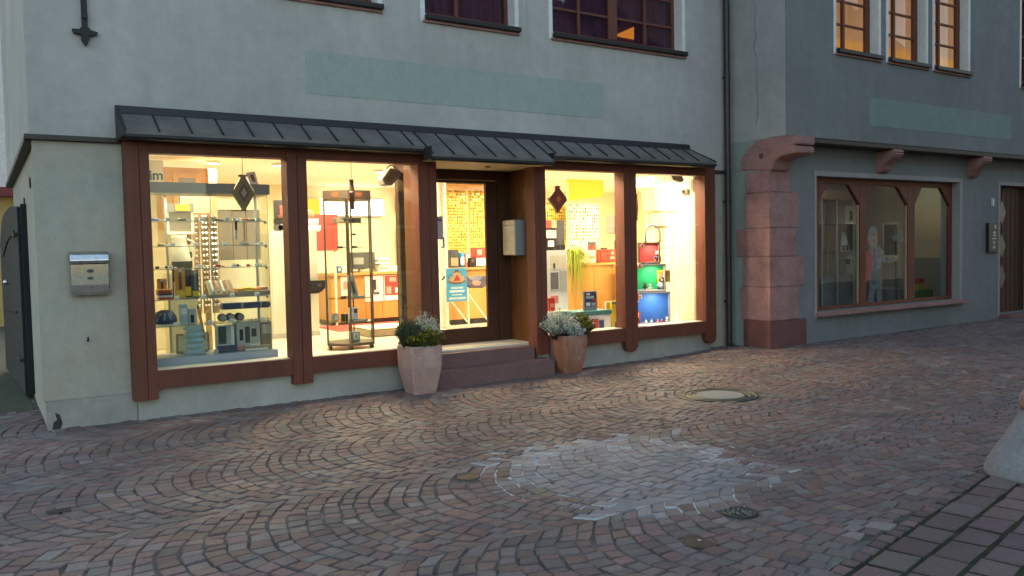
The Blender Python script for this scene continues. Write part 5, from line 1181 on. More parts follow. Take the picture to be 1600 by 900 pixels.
# second counter, seen through the door and the third window
C2Y, cz2 = 3.05, 1.36
bq = thing('sales_counter', 'long honey veneered sales counter behind the door and third window', 'counter', (7.4, 3.3, FL))
x0, x1 = ax(694, C2Y), ax(985, C2Y)
MB().box(x0-.03, x1, C2Y-.05, C2Y+.65, cz2-.045, cz2).build('top', 'oak_x', bq, .006)
nP = 9
for k in range(nP): MB().box(x0+(x1-x0)*k/nP+.003, x0+(x1-x0)*(k+1)/nP-.003, C2Y, C2Y+.03, FL+.09, cz2-.046).build('front_panel', 'oak', bq, .002)
MB().box(x0+.01, x1-.01, C2Y+.031, C2Y+.6, FL+.091, cz2-.046).build('carcass', 'oak', bq); MB().box(x0+.02, x1, C2Y+.02, C2Y+.58, FL+.001, FL+.09).build('plinth', 'dark', bq)
bq = thing('white_column', 'round white column just inside the shop door', 'column', (ax(691, 2.6), 2.6, FL)); q = MB(); q.lathe([(.10, 0), (.10, .06), (.075, .07), (.075, 2.53)], (ax(692, 2.6), 2.6, FL), 24); q.build('shaft', 'white', bq, smooth=False)
# key wall
def keywall(label, px0, px1, py0, py1, Y, mat, cols, rows, seed, tone):
    x0, x1 = ax(px0, Y), ax(px1, Y); z0, z1 = zmid(px0, px1, py1, Y), zmid(px0, px1, py0, Y)
    t = thing('key_board', label, 'key board', ((x0+x1)/2, Y, z0)); MB().box(x0, x1, Y, Y+.05, z0, z1).build('board', mat, t)
    R3 = random.Random(seed); k_ = MB()
    for i in range(cols):
        for j in range(rows):
            if R3.random() < .14: continue
            x = x0+(x1-x0)*(i+.5)/cols; z = z0+(z1-z0)*(j+.6)/rows; k_.mi = R3.choice(tone)
            w_ = (x1-x0)/cols*.21; h = (z1-z0)/rows*.28
            k_.prism([(x-w_, z), (x-w_*.7, z-w_), (x-w_*.25, z-w_*1.1), (x-w_*.25, z-h*1.7), (x+w_*.25, z-h*1.6), (x+w_*.25, z-w_*1.1), (x+w_*.7, z-w_), (x+w_, z), (x+w_*.6, z+w_), (x-w_*.6, z+w_)], 'y', Y-.02, Y-.004)
    o = k_.build('key_blank', ['brass', 'brown', 'steel', 'darkgrey'], t); o['kind'] = 'stuff'; return t
keywall('yellow key board left half seen through the shop door', 698, 731, 297, 412, 5.2, 'keyboard', 12, 26, 1, (0, 0, 1, 2))
keywall('yellow key board right half seen through the shop door', 736, 775, 297, 412, 5.2, 'keyboard', 13, 26, 2, (0, 0, 1, 2, 3))
keywall('key board behind the dark diamond ornament in the third window', 852, 885, 316, 386, 5.2, 'keyboard', 11, 15, 3, (0, 1, 2))
keywall('pale board of hanging key blanks beside the yellow sign', 889, 938, 318, 386, 4.9, 'cream', 14, 13, 4, (1, 2, 3, 2))
bq = thing('wall_lintel', 'orange wooden shelf board above the key boards', 'shelf', (ax(740, 5.0), 5.0, zmid(698, 775, 296, 5.0))); MB().box(ax(694, 5.0), ax(780, 5.0), 4.95, 5.24, zmid(698, 775, 296, 5.0), zmid(698, 775, 288, 5.0)).build('board', 'oak_x', bq, .004); MB().box(ax(694, 5.0), ax(780, 5.0), 4.92, 4.949, zmid(698, 775, 296, 5.0)-.03, zmid(698, 775, 295, 5.0)).build('edge', 'tan', bq)
# articles on the sales counter
def citem(name, label, cat, px0, px1, h, mat, prints=(), Y=C2Y+.05, d=.18, bev=.01): return solid(name, label, cat, px0, px1, Y, cz2, h, d, mat, prints, None, bev)
citem('key_machine', 'dark key cutting machine on the counter behind the door', 'machine', 703, 717, .30, 'darkgrey', [(.1, .1, .9, .55, 'tan'), (.1, .7, .5, .92, 'navy')])
citem('spray_bottle', 'light blue bottle on the counter behind the door', 'bottle', 719, 726, .25, 'lightblue', [(.1, .2, .9, .7, 'paper')], bev=.02)
citem('flower_box', 'pink and white gift box on the counter behind the door', 'box', 727, 736, .26, 'pink', [(.2, .3, .8, .8, 'paper'), (.3, .1, .7, .35, 'red')])
citem('black_bag', 'small black bag on the counter behind the door', 'bag', 733, 744, .16, 'dark', [(.3, .5, .7, .9, 'brown')], C2Y+.0)
citem('red_display', 'red counter display with white front behind the door', 'display', 743, 768, .33, 'red', [(.05, .05, .95, .45, 'paper'), (.1, .6, .4, .9, 'pink')])
# folding seat with poster
YS = 2.2
bq = thing('folding_chair', 'white tubular folding chair with a grey seat and pink pad inside the door', 'chair', (ax(735, YS), YS, FL))
zs_ = az(740, 446, YS)
for x0p, x1p, nm in ((695, 729, 0), (729, 761, 1)):
    xa, xb = ax(x0p, YS), ax(x1p, YS)
    q = MB(); q.path([(xa, YS-.02, FL+.012), (xa, YS-.02, zs_)], .015); q.build('leg', 'white', bq)
    q = MB(); q.path([(xa+.02, YS+.02, zs_-.12), (xb, YS+.02, FL+.12)], .014); q.build('cross_bar', 'white', bq)
q = MB(); q.path([(ax(761, YS), YS-.02, FL+.012), (ax(761, YS), YS-.02, zs_)], .015); q.build('leg', 'white', bq)
q = MB(); q.path([(ax(695, YS), YS+.3, FL+.015), (ax(695, YS), YS-.04, FL+.015)], .015); q.path([(ax(761, YS), YS+.3, FL+.015), (ax(729, YS), YS+.3, FL+.015)], .013); q.build('foot_bar', 'white', bq)
q = MB(); P = [at(*p, YS-.05) for p in ((727, 431), (731, 432), (738, 439), (750, 439), (756, 431), (761, 431), (761, 444), (757, 450), (733, 450), (727, 444))]; q.prism([(p.x, p.z) for p in P][::-1], 'y', YS-.06, YS+.34); q.build('seat', 'seat_cloth', bq, .02)
q = MB(); P = [at(*p, YS-.07) for p in ((737, 441), (741, 439), (749, 439), (752, 441), (749, 446), (741, 446))]; q.prism([(p.x, p.z) for p in P][::-1], 'y', YS-.072, YS-.061); q.build('pad', 'pink', bq, .004)
bq = thing('blue_poster', 'blue poster with a brown ornament hung on the folding chair inside the door', 'poster', (ax(712, YS-.1), YS-.1, az(712, 470, YS-.1)))
x0, x1 = ax(696.5, YS-.1), ax(728.5, YS-.1); z0, z1 = zmid(697, 729, 471, YS-.1), zmid(697, 729, 419, YS-.1)
MB().box(x0, x1, YS-.105, YS-.09, z0, z1).build('board', 'lightblue', bq, .003)
def sub(u0, v0, u1, v1, m_, e=.003, nm='print'): MB().box(x0+(x1-x0)*u0, x0+(x1-x0)*u1, YS-.105-e, YS-.1055, z0+(z1-z0)*v0, z0+(z1-z0)*v1).build(nm, m_, bq)
q = MB(); u = lambda a, b_: (x0+(x1-x0)*a, z0+(z1-z0)*b_); q.prism([u(.08, .60), u(.3, .53), u(.7, .53), u(.92, .60), u(.75, .72), u(.62, .90), u(.5, .97), u(.38, .90), u(.25, .72)], 'y', YS-.110, YS-.1055); q.build('ornament_print', 'rust', bq)
q = MB(); q.prism([u(.04, .66), u(.25, .58), u(.75, .58), u(.96, .66), u(.80, .70), u(.88, .76), u(.68, .76), u(.74, .84), u(.5, .88), u(.26, .84), u(.32, .76), u(.12, .76), u(.20, .70)], 'y', YS-.114, YS-.1105); q.build('ornament_print', 'tan', bq)
q = MB(); q.prism([u(.34, .62), u(.66, .62), u(.60, .72), u(.5, .80), u(.40, .72)], 'y', YS-.118, YS-.1145); q.build('ornament_print', 'red_dark', bq)
sub(.2, .38, .8, .44, 'paleblue'); sub(.15, .28, .85, .33, 'paper'); sub(.25, .18, .75, .22, 'paleblue'); sub(.1, .06, .9, .13, 'paleblue')
# --- third window
wallcard('poster_stand', 'tall white roll up poster with grey pictures right of the door post', 'poster', 848, 391, 886, 492, .75, 'paper', [(.3, .70, .95, .92, 'cream'), (.42, .72, .5, .8, 'darkgrey'), (.3, .4, .62, .66, 'ink'), (.66, .38, .97, .68, 'ink_lt'), (.3, .18, .6, .3, 'pink')], .02)
ps = bpy.data.objects['poster_stand']; MB().box(ax(852, .75), ax(884, .75), .70, .95, FL+.001, FL+.05).build('foot', 'silver', ps); q = MB(); q.box(ax(866, .75), ax(868, .75), .76, .78, FL+.04, zmid(848, 886, 391, .75)); q.build('mast', 'silver', ps)
solid('red_bag', 'red carrier bag at the foot of the tall white poster', 'bag', 856, 866, .62, zmid(850, 886, 486, .62), .19, .06, 'red', [(.2, .3, .8, .6, 'pink')], None, .008)
rb = bpy.data.objects['red_bag']
bq = thing('window_plinth', 'low cream plinth under the poster and bag behind the planter', 'plinth', (ax(868, .7), .7, FL)); MB().box(ax(850, .62), ax(890, .62), .60, .69, FL+.001, zmid(850, 886, 486, .62)).build('body', 'cream', bq, .008); MB().box(ax(850, .62), ax(890, .62), .592, .5995, FL+.02, FL+.07).build('skirting', 'tan', bq)
bq = thing('magazine_rack', 'dark rack of magazines and photo cards behind the tall white poster', 'rack', (ax(868, 1.4), 1.4, FL))
x0, x1 = ax(851, 1.4), ax(884, 1.4); MB().box(x0, x1, 1.42, 1.5, FL, zmid(850, 886, 344, 1.4)).build('rack_body', 'darkgrey', bq, .006)
for px0, px1, py0, py1, m_ in ((853, 862, 344, 356, 'red'), (863, 871, 344, 356, 'tan'), (853, 870, 360, 372, 'ink_lt'), (853, 870, 374, 388, 'dark'), (857, 866, 376, 385, 'paper'), (872, 884, 383, 390, 'dark')): MB().box(ax(px0, 1.4), ax(px1, 1.4), 1.405-.004*(m_ == 'paper'), 1.419-.014*(m_ == 'paper'), zmid(850, 886, py1, 1.4), zmid(850, 886, py0, 1.4)).build('magazine', m_, bq)
bq = thing('yellow_sign', 'large plain yellow panel hung under the ceiling in the third window', 'sign', (ax(915, 3.6), 3.6, zmid(888, 943, 313, 3.6)))
P = [at(*p, 3.6) for p in ((888, 280), (943, 276), (943, 307), (889, 313))]; q = MB(); q.prism([(p.x, p.z) for p in P][::-1], 'y', 3.6, 3.66); q.build('panel', 'yellow', bq); 
q = MB(); q.tube((P[0].x+.1, 3.63, P[0].z), (P[0].x+.1, 3.63, 2.95), .006, n=5); q.tube((P[1].x-.1, 3.63, P[1].z), (P[1].x-.1, 3.63, 2.95), .006, n=5); q.build('hanger', 'ink', bq)
solid('speaker', 'brown loudspeaker on the post in the third window', 'speaker', 960, 976, 1.3, zmid(960, 976, 365, 1.3), .30, .2, 'taupe', [(.06, .05, .94, .95, 'brown')])
sp = bpy.data.objects['speaker']; MB().box(ax(968, 1.5), ax(968, 1.5)+.05, 1.5, 1.56, FL, zmid(960, 976, 346, 1.3)).build('stand', 'midgrey', sp); 
# trailing plant
px_ = ax(905, C2Y-.12); zc_ = cz2
bq = thing('spider_plant', 'lime green strap leaved plant trailing down the counter front', 'plant', (px_, C2Y+.05, zc_))
MB().lathe([(.06, .001), (.085, .13), (.075, .13), (.07, .11)], (px_, C2Y+.06, zc_), 18).build('pot', 'paper', bq)
lf = MB(); R3 = random.Random(5)
for k in range(190):
    a = R3.uniform(math.pi*.95, math.pi*2.05); out = R3.uniform(.12, .34); up_ = R3.uniform(.05, .24); dr = R3.uniform(.1, .95); w_ = R3.uniform(.009, .016)
    pts = []
    for s in range(8):
        tt = s/7; r_ = out*(1-(1-tt)**2); zz = .12+up_*math.sin(min(1, tt*1.6)*math.pi/2)*(1 if tt < .6 else 1)-dr*max(0, tt-.25)**1.5*1.6
        pts.append(Vector((px_+r_*math.cos(a)*1.1, C2Y+.06+r_*math.sin(a), zc_+zz)))
    lf.col = (R3.uniform(.7, 1.3),)*3; sd_ = Vector((-math.sin(a), math.cos(a), .3)).normalized()
    for s in range(7):
        w0, w1 = w_*(1-s/7.5), w_*(1-(s+1)/7.5); lf.add([pts[s]-sd_*w0, pts[s]+sd_*w0, pts[s+1]+sd_*w1, pts[s+1]-sd_*w1], [(0, 1, 2, 3)])
lf.build('leaves', 'leaf_lime', bq)
citem('tall_carton', 'tall white and red carton beside the trailing plant on the counter', 'carton', 918, 932, .40, 'cream', [(.05, .8, .95, .98, 'darkgrey'), (.05, .6, .95, .8, 'red'), (.2, .2, .8, .35, 'tan')])
citem('red_gift_box', 'narrow red box right of the tall carton', 'box', 933, 938, .23, 'red_dark', [(.2, .2, .8, .8, 'red')])
citem('red_gift_box', 'large red box with a dark diagonal ribbon on the counter', 'box', 938, 964, .245, 'red', [(.4, .0, .46, 1, 'red_dark', 'ribbon'), (.6, .25, .85, .45, 'pink'), (.66, .6, .8, .85, 'pink')])
rr = bpy.data.objects['red_gift_box.001']; MB().box(ax(945, C2Y), ax(953, C2Y), C2Y+.06, C2Y+.14, cz2+.246, cz2+.28).build('bow', 'darkgrey', rr, .008)
citem('yellow_cup', 'yellow paper cup at the counter end behind the window post', 'cup', 968, 974, .16, 'yellow', [(.2, .4, .8, .7, 'orange')], bev=.02)
citem('screen', 'small black screen at the far right end of the counter', 'screen', 969, 982, .42, 'dark', [(.1, .55, .9, .95, 'darkgrey')], C2Y+.3)
# display boxes in the third window
zq = zmid(895, 955, 512, .35)
bq = thing('display_table', 'teal topped low display box stacked with packs in the third window', 'display', (ax(925, .45), .45, FL))
x0, x1 = ax(893, .35), ax(954, .35); za = zmid(895, 955, 493, .35); zt_ = zmid(895, 955, 486, .35)
MB().box(x0, x1, .36, .72, FL+.001, za-.001).build('carton', 'lilac', bq, .006); MB().box(x0-.01, x1+.01, .34, .74, za, zt_).build('lid', 'tealpaint', bq, .01)
for u0, u1, v0, v1, m_ in ((.55, .66, .2, .8, 'red'), (.68, .80, .1, .7, 'navy'), (.82, .97, .2, .9, 'paper'), (.1, .3, .2, .8, 'tealpaint'), (.32, .5, .1, .5, 'pink')): MB().box(x0+(x1-x0)*u0, x0+(x1-x0)*u1, .352, .3595, FL+(za-FL)*v0, FL+(za-FL)*v1).build('print', m_, bq)
solid('notice_stand', 'navy blue notice in a silver stand on the teal display box', 'sign', 911, 932, .45, zt_, zmid(911, 932, 455, .45)-zt_, .03, 'silver', [(.08, .2, .92, .97, 'navy'), (.2, .80, .45, .90, 'paper', 'text_line'), (.16, .62, .75, .75, 'paleblue', 'text_line'), (.6, .50, .92, .60, 'red', 'flash'), (.16, .24, .45, .42, 'paper'), (.55, .24, .85, .40, 'ink_lt')])
solid('yellow_card', 'small yellow card with a white edge beside the framed board', 'card', 945.5, 955, .50, FL+.1, zmid(945, 955, 471, .50)-FL-.1, .03, 'paper', [(.1, .05, .78, .96, 'yellow')])
yc = bpy.data.objects['yellow_card']; MB().box(ax(946, .5), ax(954, .5), .50, .6, FL+.001, FL+.10).build('foot', 'tealpaint', yc)
solid('framed_board', 'yellow framed board with a grey centre at the right of the third window', 'board', 955, 978, .42, FL+.0, zmid(955, 978, 470, .42)-FL, .05, 'yellow', [(.0, .9, 1, 1, 'midgrey'), (.26, .10, 1, .84, 'grey_blue'), (.38, .16, 1, .76, 'ink_lt'), (.2, .05, .27, .3, 'navy')])
# --- fourth window
bq = thing('letter_sign', 'white hanging sign with cyan letters at the top of the last window', 'sign', (ax(1008, 2.2), 2.2, az(1008, 292, 2.2)))
x0, x1 = ax(985, 2.2), ax(1022.5, 2.2); P = [at(*p, 2.2) for p in ((985, 279), (1022.5, 275), (1022.5, 290), (985, 294))]
q = MB(); q.prism([(p.x, p.z) for p in P][::-1], 'y', 2.2, 2.23); q.build('board', 'paper', bq); q = MB(); q.tube((P[1].x-.1, 2.21, P[1].z), (P[1].x-.1, 2.21, 2.95), .004, n=5); q.tube((P[0].x+.1, 2.21, P[0].z), (P[0].x+.1, 2.21, 2.95), .004, n=5); q.build('hanger', 'ink', bq)
p = at(993, 291.5, 2.19); text('NAZUI', .20, (p.x, 2.195, p.z), (rad(90), rad(-3.0), 0), 'cyan_letter', bq)
bq = thing('lantern_lamp', 'big glowing tapered opal lamp with a brown finial in the last window', 'lamp', (ax(1049.5, 1.0), 1.0, FL))
x = ax(1049.5, 1.0); zt_, zb_ = az(1049, 286, 1.0), az(1049, 329, 1.0); r = .175
q = MB(); h = zt_-zb_; q.lathe([(r*.62, 0), (r*.80, h*.25), (r*.95, h*.65), (r, h*.9), (r*.86, h)], (x, 1.0, zb_), 28); q.build('shade', 'lampshade', bq, smooth=True)
q = MB(); q.lathe([(r*.75, h+.001), (r*.5, h+.03), (r*.2, h+.05), (.012, h+.06), (.012, 2.94-zb_)], (x, 1.0, zb_), 20); q.build('cap', 'cream', bq)
q = MB(); q.prism([(x-.08, zt_-.035), (x+.08, zt_-.035), (x+.05, zt_-.09), (x+.02, zt_-.12), (x-.02, zt_-.12), (x-.05, zt_-.09)], 'y', 1.0-r-.012, 1.0-r*.9); q.build('finial', 'tan', bq, .006)
q = MB(); q.lathe([(.05, 0), (.05, .02), (.045, .03), (.045, zb_-FL-.05), (r*.6, zb_-FL-.002)], (x, 1.0, FL), 18); q.build('pole', 'white', bq)
bq = thing('air_unit', 'beige wall mounted box unit left of the glowing lamp', 'wall unit', (ax(1028, 1.6), 1.6, az(1028, 330, 1.6)))
P = [at(*p, 1.6) for p in ((1021, 291), (1044, 288), (1044, 331), (1026, 329))]; q = MB(); q.prism([(p.x, p.z) for p in P][::-1], 'y', 1.6, 1.95); q.build('body', 'cream', bq, .01)
q = MB(); z_ = P[3].z; q.box(P[3].x+.10, P[2].x, 1.65, 1.9, z_-.26, z_-.03); q.build('lower_box', 'cream', bq, .01); q = MB(); q.box(P[3].x+.20, P[2].x+.03, 1.60, 1.9, z_-.30, z_-.265); q.build('ledge', 'taupe', bq); MB().box(P[3].x+.1, P[2].x, 1.951, 2.0, FL, P[2].z).build('mount', 'int_wall', bq)
bq = thing('track_spot', 'grey angled spotlight fixed at the ceiling of the last window', 'spotlight', (ax(1060, .3), .6, az(1060, 284, .3)))
P = [at(*p, .3) for p in ((1049, 275), (1064, 272), (1070, 281), (1066, 285), (1052, 281))]; q = MB(); q.prism([(p.x, p.z) for p in P][::-1], 'y', .3, .42); q.build('head', 'taupe', bq, .008); c_ = at(1056, 274, .36); q = MB(); q.tube((c_.x, .36, c_.z), (c_.x, .36, 2.95), .014); q.build('stem', 'midgrey', bq)
bq = thing('wall_bracket', 'dark bracket on the cream side wall beside the glowing lamp', 'bracket', (9.45, .46, 2.45))
MB().box(9.405, 9.459, .39, .53, 2.455, 2.535).build('plate', 'taupe', bq, .006); q = MB(); q.tube((9.37, .46, 2.495), (9.405, .46, 2.495), .02); q.build('knob', 'dark', bq)
_before = set(o.name for o in COL.objects)
# padlock shaped stack of display boxes
def openbox(name, label, px0, py0, px1, py1, Y, d, back, frame, z0=None):
    x0, x1 = ax(px0, Y), ax(px1, Y); z1 = zmid(px0, px1, py0, Y); z0 = zmid(px0, px1, py1, Y) if z0 is None else z0; w_ = .025
    t = thing(name, label, 'display box', ((x0+x1)/2, Y+d/2, z0))
    q = MB(); q.box(x0, x0+w_, Y, Y+d, z0, z1); q.box(x1-w_, x1, Y, Y+d, z0, z1); q.box(x0+w_, x1-w_, Y+.001, Y+d, z0, z0+w_); q.box(x0+w_, x1-w_, Y+.001, Y+d, z1-w_, z1); q.build('frame', frame, t, .004)
    MB().box(x0+w_, x1-w_, Y+d-.012, Y+d-.001, z0+w_, z1-w_).build('back', back, t)
    return t, x0, x1, z0, z1
Yd, dd = .30, .28
zB1 = zmid(1000, 1062, 456, Yd); zG1 = zmid(1008, 1055, 411.5, Yd); zR1 = zmid(1013, 1047, 378, Yd)
B_, bx0, bx1, bz0, bz1 = openbox('display_case', 'large blue backed display case at the bottom of the padlock stack', 1000, 456, 1062, 508, Yd, dd, 'blue', 'silver', FL+.03)
q = MB(); q.box(bx0, bx1, Yd, Yd+dd, FL+.001, FL+.029); q.build('foot', 'paper', B_)
G_, gx0, gx1, gz0, gz1 = openbox('display_case', 'green backed display case in the middle of the padlock stack', 1007.5, 412, 1055, 456, Yd, dd, 'green', 'silver', bz1+.001)
D_, dx0, dx1, dz0, dz1 = openbox('display_case', 'red backed display case at the top of the padlock stack under the hoop', 1013, 378, 1047, 412, Yd, dd, 'red', 'brown', gz1+.001)
bq = thing('padlock_hoop', 'grey padlock hoop standing on the red display case', 'hoop', ((dx0+dx1)/2, Yd+.14, dz1))
xa, xb = ax(1018.5, Yd+.1), ax(1041, Yd+.1); zt_ = zmid(1018, 1042, 351, Yd+.1); rr_ = (xb-xa)/2; cxm = (xa+xb)/2
pts = [(xa, Yd+.14, dz1+.001)]+[(cxm-rr_*math.cos(a*math.pi/12), Yd+.14, zt_-rr_+rr_*math.sin(a*math.pi/12)) for a in range(13)]+[(xb, Yd+.14, dz1+.001)]
q = MB(); q.path(pts, .018, 12); q.build('bow', 'midgrey', bq, smooth=True); q = MB(); q.box(xa-.03, xa+.03, Yd+.1, Yd+.18, dz1+.0005, dz1+.014); q.box(xb-.03, xb+.03, Yd+.1, Yd+.18, dz1+.0005, dz1+.014); q.build('socket', 'brown', bq)
def cross(label, px, py, s, Y):
    c_ = at(px, py, Y); x, z = c_.x, c_.z; t = thing('cross_badge', label, 'badge', (x, Y, z-s))
    k = s*.42; q = MB(); q.prism([(x-k, z-s), (x+k, z-s), (x+k, z-k), (x+s, z-k), (x+s, z+k), (x+k, z+k), (x+k, z+s), (x-k, z+s), (x-k, z+k), (x-s, z+k), (x-s, z-k), (x-k, z-k)], 'y', Y-.012, Y); q.build('plate', 'paper', t)
    k = s*.32; e = s*.86; q = MB(); q.box(x-k, x+k, Y-.017, Y-.0125, z-k, z+e); q.build('upper_arm', 'red', t); q = MB(); q.box(x-e, x+e, Y-.016, Y-.0122, z-k, z+k*.9); q.build('cross_arm', 'tan', t); q = MB(); q.box(x-k, x+k, Y-.0165, Y-.0123, z-e, z-k); q.build('lower_arm', 'red_dark', t)
cross('largest red and tan cross badge on the corner of the blue case', 1010.5, 465, .075, Yd-.002); cross('middle sized cross badge on the corner of the green case', 1015, 416, .045, Yd-.002); cross('small cross badge on the corner of the red case', 1019, 383, .035, Yd-.002)
def toy(label, px, z, h, Y, mats):
    """small seated soft toy: body, head with ears, paws"""
    x = ax(px, Y); t = thing('soft_toy', label, 'toy', (x, Y, z))
    q = MB(); q.lathe([(h*.10, .002), (h*.22, h*.06), (h*.24, h*.22), (h*.17, h*.42), (h*.10, h*.5)], (x, Y, z), 14); q.build('body', mats[0], t, smooth=True)
    q = MB(); q.ball((x, Y-.01, z+h*.64), h*.19, 12); q.build('head', mats[1], t, smooth=True)
    for s in (-1, 1):
        q = MB(); q.ball((x+s*h*.15, Y, z+h*.84), h*.075, 10); q.build('ear', mats[0], t, smooth=True)
        q = MB(); q.ball((x+s*h*.20, Y-h*.16, z+h*.08), h*.085, 10); q.build('foot', mats[2], t, smooth=True)
        q = MB(); q.tube((x+s*h*.17, Y-.01, z+h*.40), (x+s*h*.27, Y-h*.12, z+h*.22), h*.06, h*.05, 8); q.build('arm', mats[0], t)
    q = MB(); q.ball((x, Y-h*.19, z+h*.60), h*.07, 8); q.build('muzzle', 'cream', t, smooth=True)
toy('black and red soft toy sitting in the red case', 1034, dz0+.026, .20, Yd+.14, ('dark', 'tan', 'orange'))
toy('small pale soft toy beside the black one in the red case', 1041, dz0+.026, .10, Yd+.08, ('pink', 'cream', 'pink'))
toy('red and white soft toy sitting at the right of the green case', 1040, gz0+.026, .24, Yd+.14, ('ink_lt', 'brown', 'dark'))
toy('small black soft toy at the left of the green case', 1015, gz0+.026, .13, Yd+.12, ('dark', 'darkgrey', 'ink_lt'))
toy('small white soft toy lying mid way in the green case', 1026, gz0+.026, .10, Yd+.08, ('paper', 'ink_lt', 'pink'))
solid('orange_card', 'yellow picture card behind the soft toy in the green case', 'card', 1031, 1046, Yd+.22, gz0+.13, .19, .01, 'yellow', [(.1, .5, .9, .9, 'orange'), (.3, .1, .7, .45, 'red')], None, 0)
toy('tiny cream soft toy at the right end of the blue case', 1049, bz0+.026, .11, Yd+.12, ('cream', 'paper', 'tan'))
solid('badge_card', 'small red and grey card at the lower left of the blue case', 'card', 1003.5, 1011, Yd+.03, bz0+.026, .19, .01, 'red', [(.1, .1, .9, .45, 'dark'), (.2, .55, .8, .9, 'pink')], None, 0)
for px, m_, lab in ((1017, 'paper', 'leftmost white figurine on the floor of the blue case'), (1026, 'cream', 'second cream figurine on the floor of the blue case'), (1036, 'pink', 'pink figurine on the floor of the blue case'), (1042, 'red', 'red figurine on the floor of the blue case')):
    q = thing('figurine', lab, 'figurine', (ax(px, Yd+.1), Yd+.1, bz0+.026)); x = ax(px, Yd+.1)
    MB().lathe([(.022, .001), (.026, .02), (.014, .04), (.004, .045)], (x, Yd+.1, bz0+.025), 10).build('body', m_, q, smooth=True); MB().ball((x, Yd+.1, bz0+.079), .014, 8).build('head', 'tan', q, smooth=True)
piv = Vector(((bx0+bx1)/2, Yd+dd/2, 0)); TURN = Matrix.Rotation(rad(-38), 3, 'Z')      # the stack stands turned towards the lane
for o in list(COL.objects):
    if o.name in _before or o.parent is not None: continue
    d_ = o.location-piv; d_.x *= .74; o.location = TURN @ d_+piv+Vector((.02, .12, 0)); o.rotation_euler.z = rad(-38)
    if o.name.startswith(('display_case', 'padlock_hoop')): o.scale = (.74, 1, 1)
for o, zz in ((B_, bz1), (G_, gz1), (D_, dz1)):
    l = bpy.data.lights.new('case_lamp', 'AREA'); l.size = .12; l.energy = .9; l.color = (1, .93, .8)
    lo = bpy.data.objects.new('case_lamp', l); COL.objects.link(lo); p_ = TURN @ Vector((.03, -.06, 0)); lo.location = (o.location.x+p_.x, o.location.y+p_.y, zz-.035)
bq = thing('side_counter', 'low pale side board with a dark plant vase behind the display cases', 'sideboard', (ax(1003, 2.4), 2.4, FL))
MB().box(ax(988, 2.4), ax(1046, 2.4), 2.4, 2.9, FL+.001, 1.28).build('body', 'oak', bq, .006); MB().box(ax(987, 2.4), ax(1047, 2.4), 2.38, 2.92, 1.281, 1.32).build('top', 'oak_x', bq, .004)
bq = thing('dark_vase', 'dark vase standing behind the red display case', 'vase', (ax(1007, 2.5), 2.5, 1.32)); MB().lathe([(.05, .001), (.09, .06), (.10, .14), (.06, .24), (.08, .30)], (ax(1007, 2.5), 2.5, 1.32), 18).build('body', 'taupe', bq, smooth=True); MB().lathe([(.082, .30), (.085, .31), (.07, .315)], (ax(1007, 2.5), 2.5, 1.32), 18).build('rim', 'dark', bq)


# ------------------------------------------------------------------ opposite side of the lane (behind the viewer, mirrored in the panes)
def opposite(x0, x1, y, h, label):
    t = thing('opposite_house', label, 'building', ((x0+x1)/2, y, 0))
    MB().box(x0, x1, y-7, y, -.1, h).build('wall', 'house_grey', t)
    q = MB(); q.prism([(y+.4, h), (y-3.5, h+3.6), (y-7.4, h)], 'x', x0-.2, x1+.2); q.build('roof', 'roof_tile', t)
    x = x0+1.2
    while x < x1-1.5:
        for z in (1.0, 4.0):
            if z+1.5 < h:
                wo = MB().box(x, x+1.1, y+.0, y+.04, z, z+1.4).build('window', 'white_trim', t); MB().box(x+.08, x+1.02, y+.041, y+.05, z+.08, z+1.32).build('pane', 'dark', wo)
        x += 2.4
opposite(6.5, 19.0, -13.0, 7.5, 'grey gabled house standing across the lane from the corner house')
opposite(19.6, 32.0, -12.0, 8.5, 'taller grey house further along the opposite side of the lane')

# ------------------------------------------------------------------ lamps and daylight

WARM = (1.0, .81, .50)
def lamp(x, y, z, power, label, size=.16, color=WARM, spread=180):
    t = thing('ceiling_lamp', label, 'lamp', (x, y, 2.95), 'recessed lamps in the shop ceiling')
    MB().lathe([(.10, 0), (.10, -.03), (.088, -.035), (.08, -.012)], (x, y, 2.949), 20).build('rim', 'white', t)
    MB().lathe([(.078, -.014), (.05, -.026), (.005, -.03)], (x, y, 2.949), 20).build('bulb', 'lamp', t, smooth=True)
    l = bpy.data.lights.new('shop_lamp', 'AREA'); l.shape = 'DISK'; l.size = size; l.energy = power*PW; l.color = color; l.spread = rad(spread)
    o = bpy.data.objects.new('shop_lamp', l); COL.objects.link(o); o.location = (x, y, 2.91)
PW = .35
lamp(ax(338, 2.8), 2.8, 2.95, 27, 'leftmost ceiling lamp glowing above the glass cabinet')
lamp(ax(440, 2.8), 2.8, 2.95, 30, 'ceiling lamp glowing above the white steel cabinet')
lamp(2.0, .85, 2.95, 26, 'ceiling lamp close behind the first window')
for x in (1.80, 2.48):
    l = bpy.data.lights.new('cabinet_lamp', 'AREA'); l.shape = 'DISK'; l.size = .05; l.energy = 5*PW; l.color = WARM
    o = bpy.data.objects.new('cabinet_lamp', l); COL.objects.link(o); o.location = (x, .36, zc0-.012)
lamp(3.75, .55, 2.95, 48, 'ceiling lamp close behind the second window')
lamp(4.4, 4.0, 2.95, 50, 'ceiling lamp over the posters counter')
lamp(5.45, 3.2, 2.95, 48, 'ceiling lamp just inside the shop door')
lamp(6.9, .55, 2.95, 62, 'ceiling lamp close behind the third window')
lamp(7.6, 2.3, 2.95, 60, 'ceiling lamp over the sales counter in the third window')
lamp(8.45, .55, 2.95, 62, 'ceiling lamp close behind the last window')
lamp(9.0, 3.8, 2.95, 75, 'ceiling lamp at the right rear of the shop')
lamp(10.2, 1.7, 2.95, 85, 'ceiling lamp behind the glowing opal lantern')
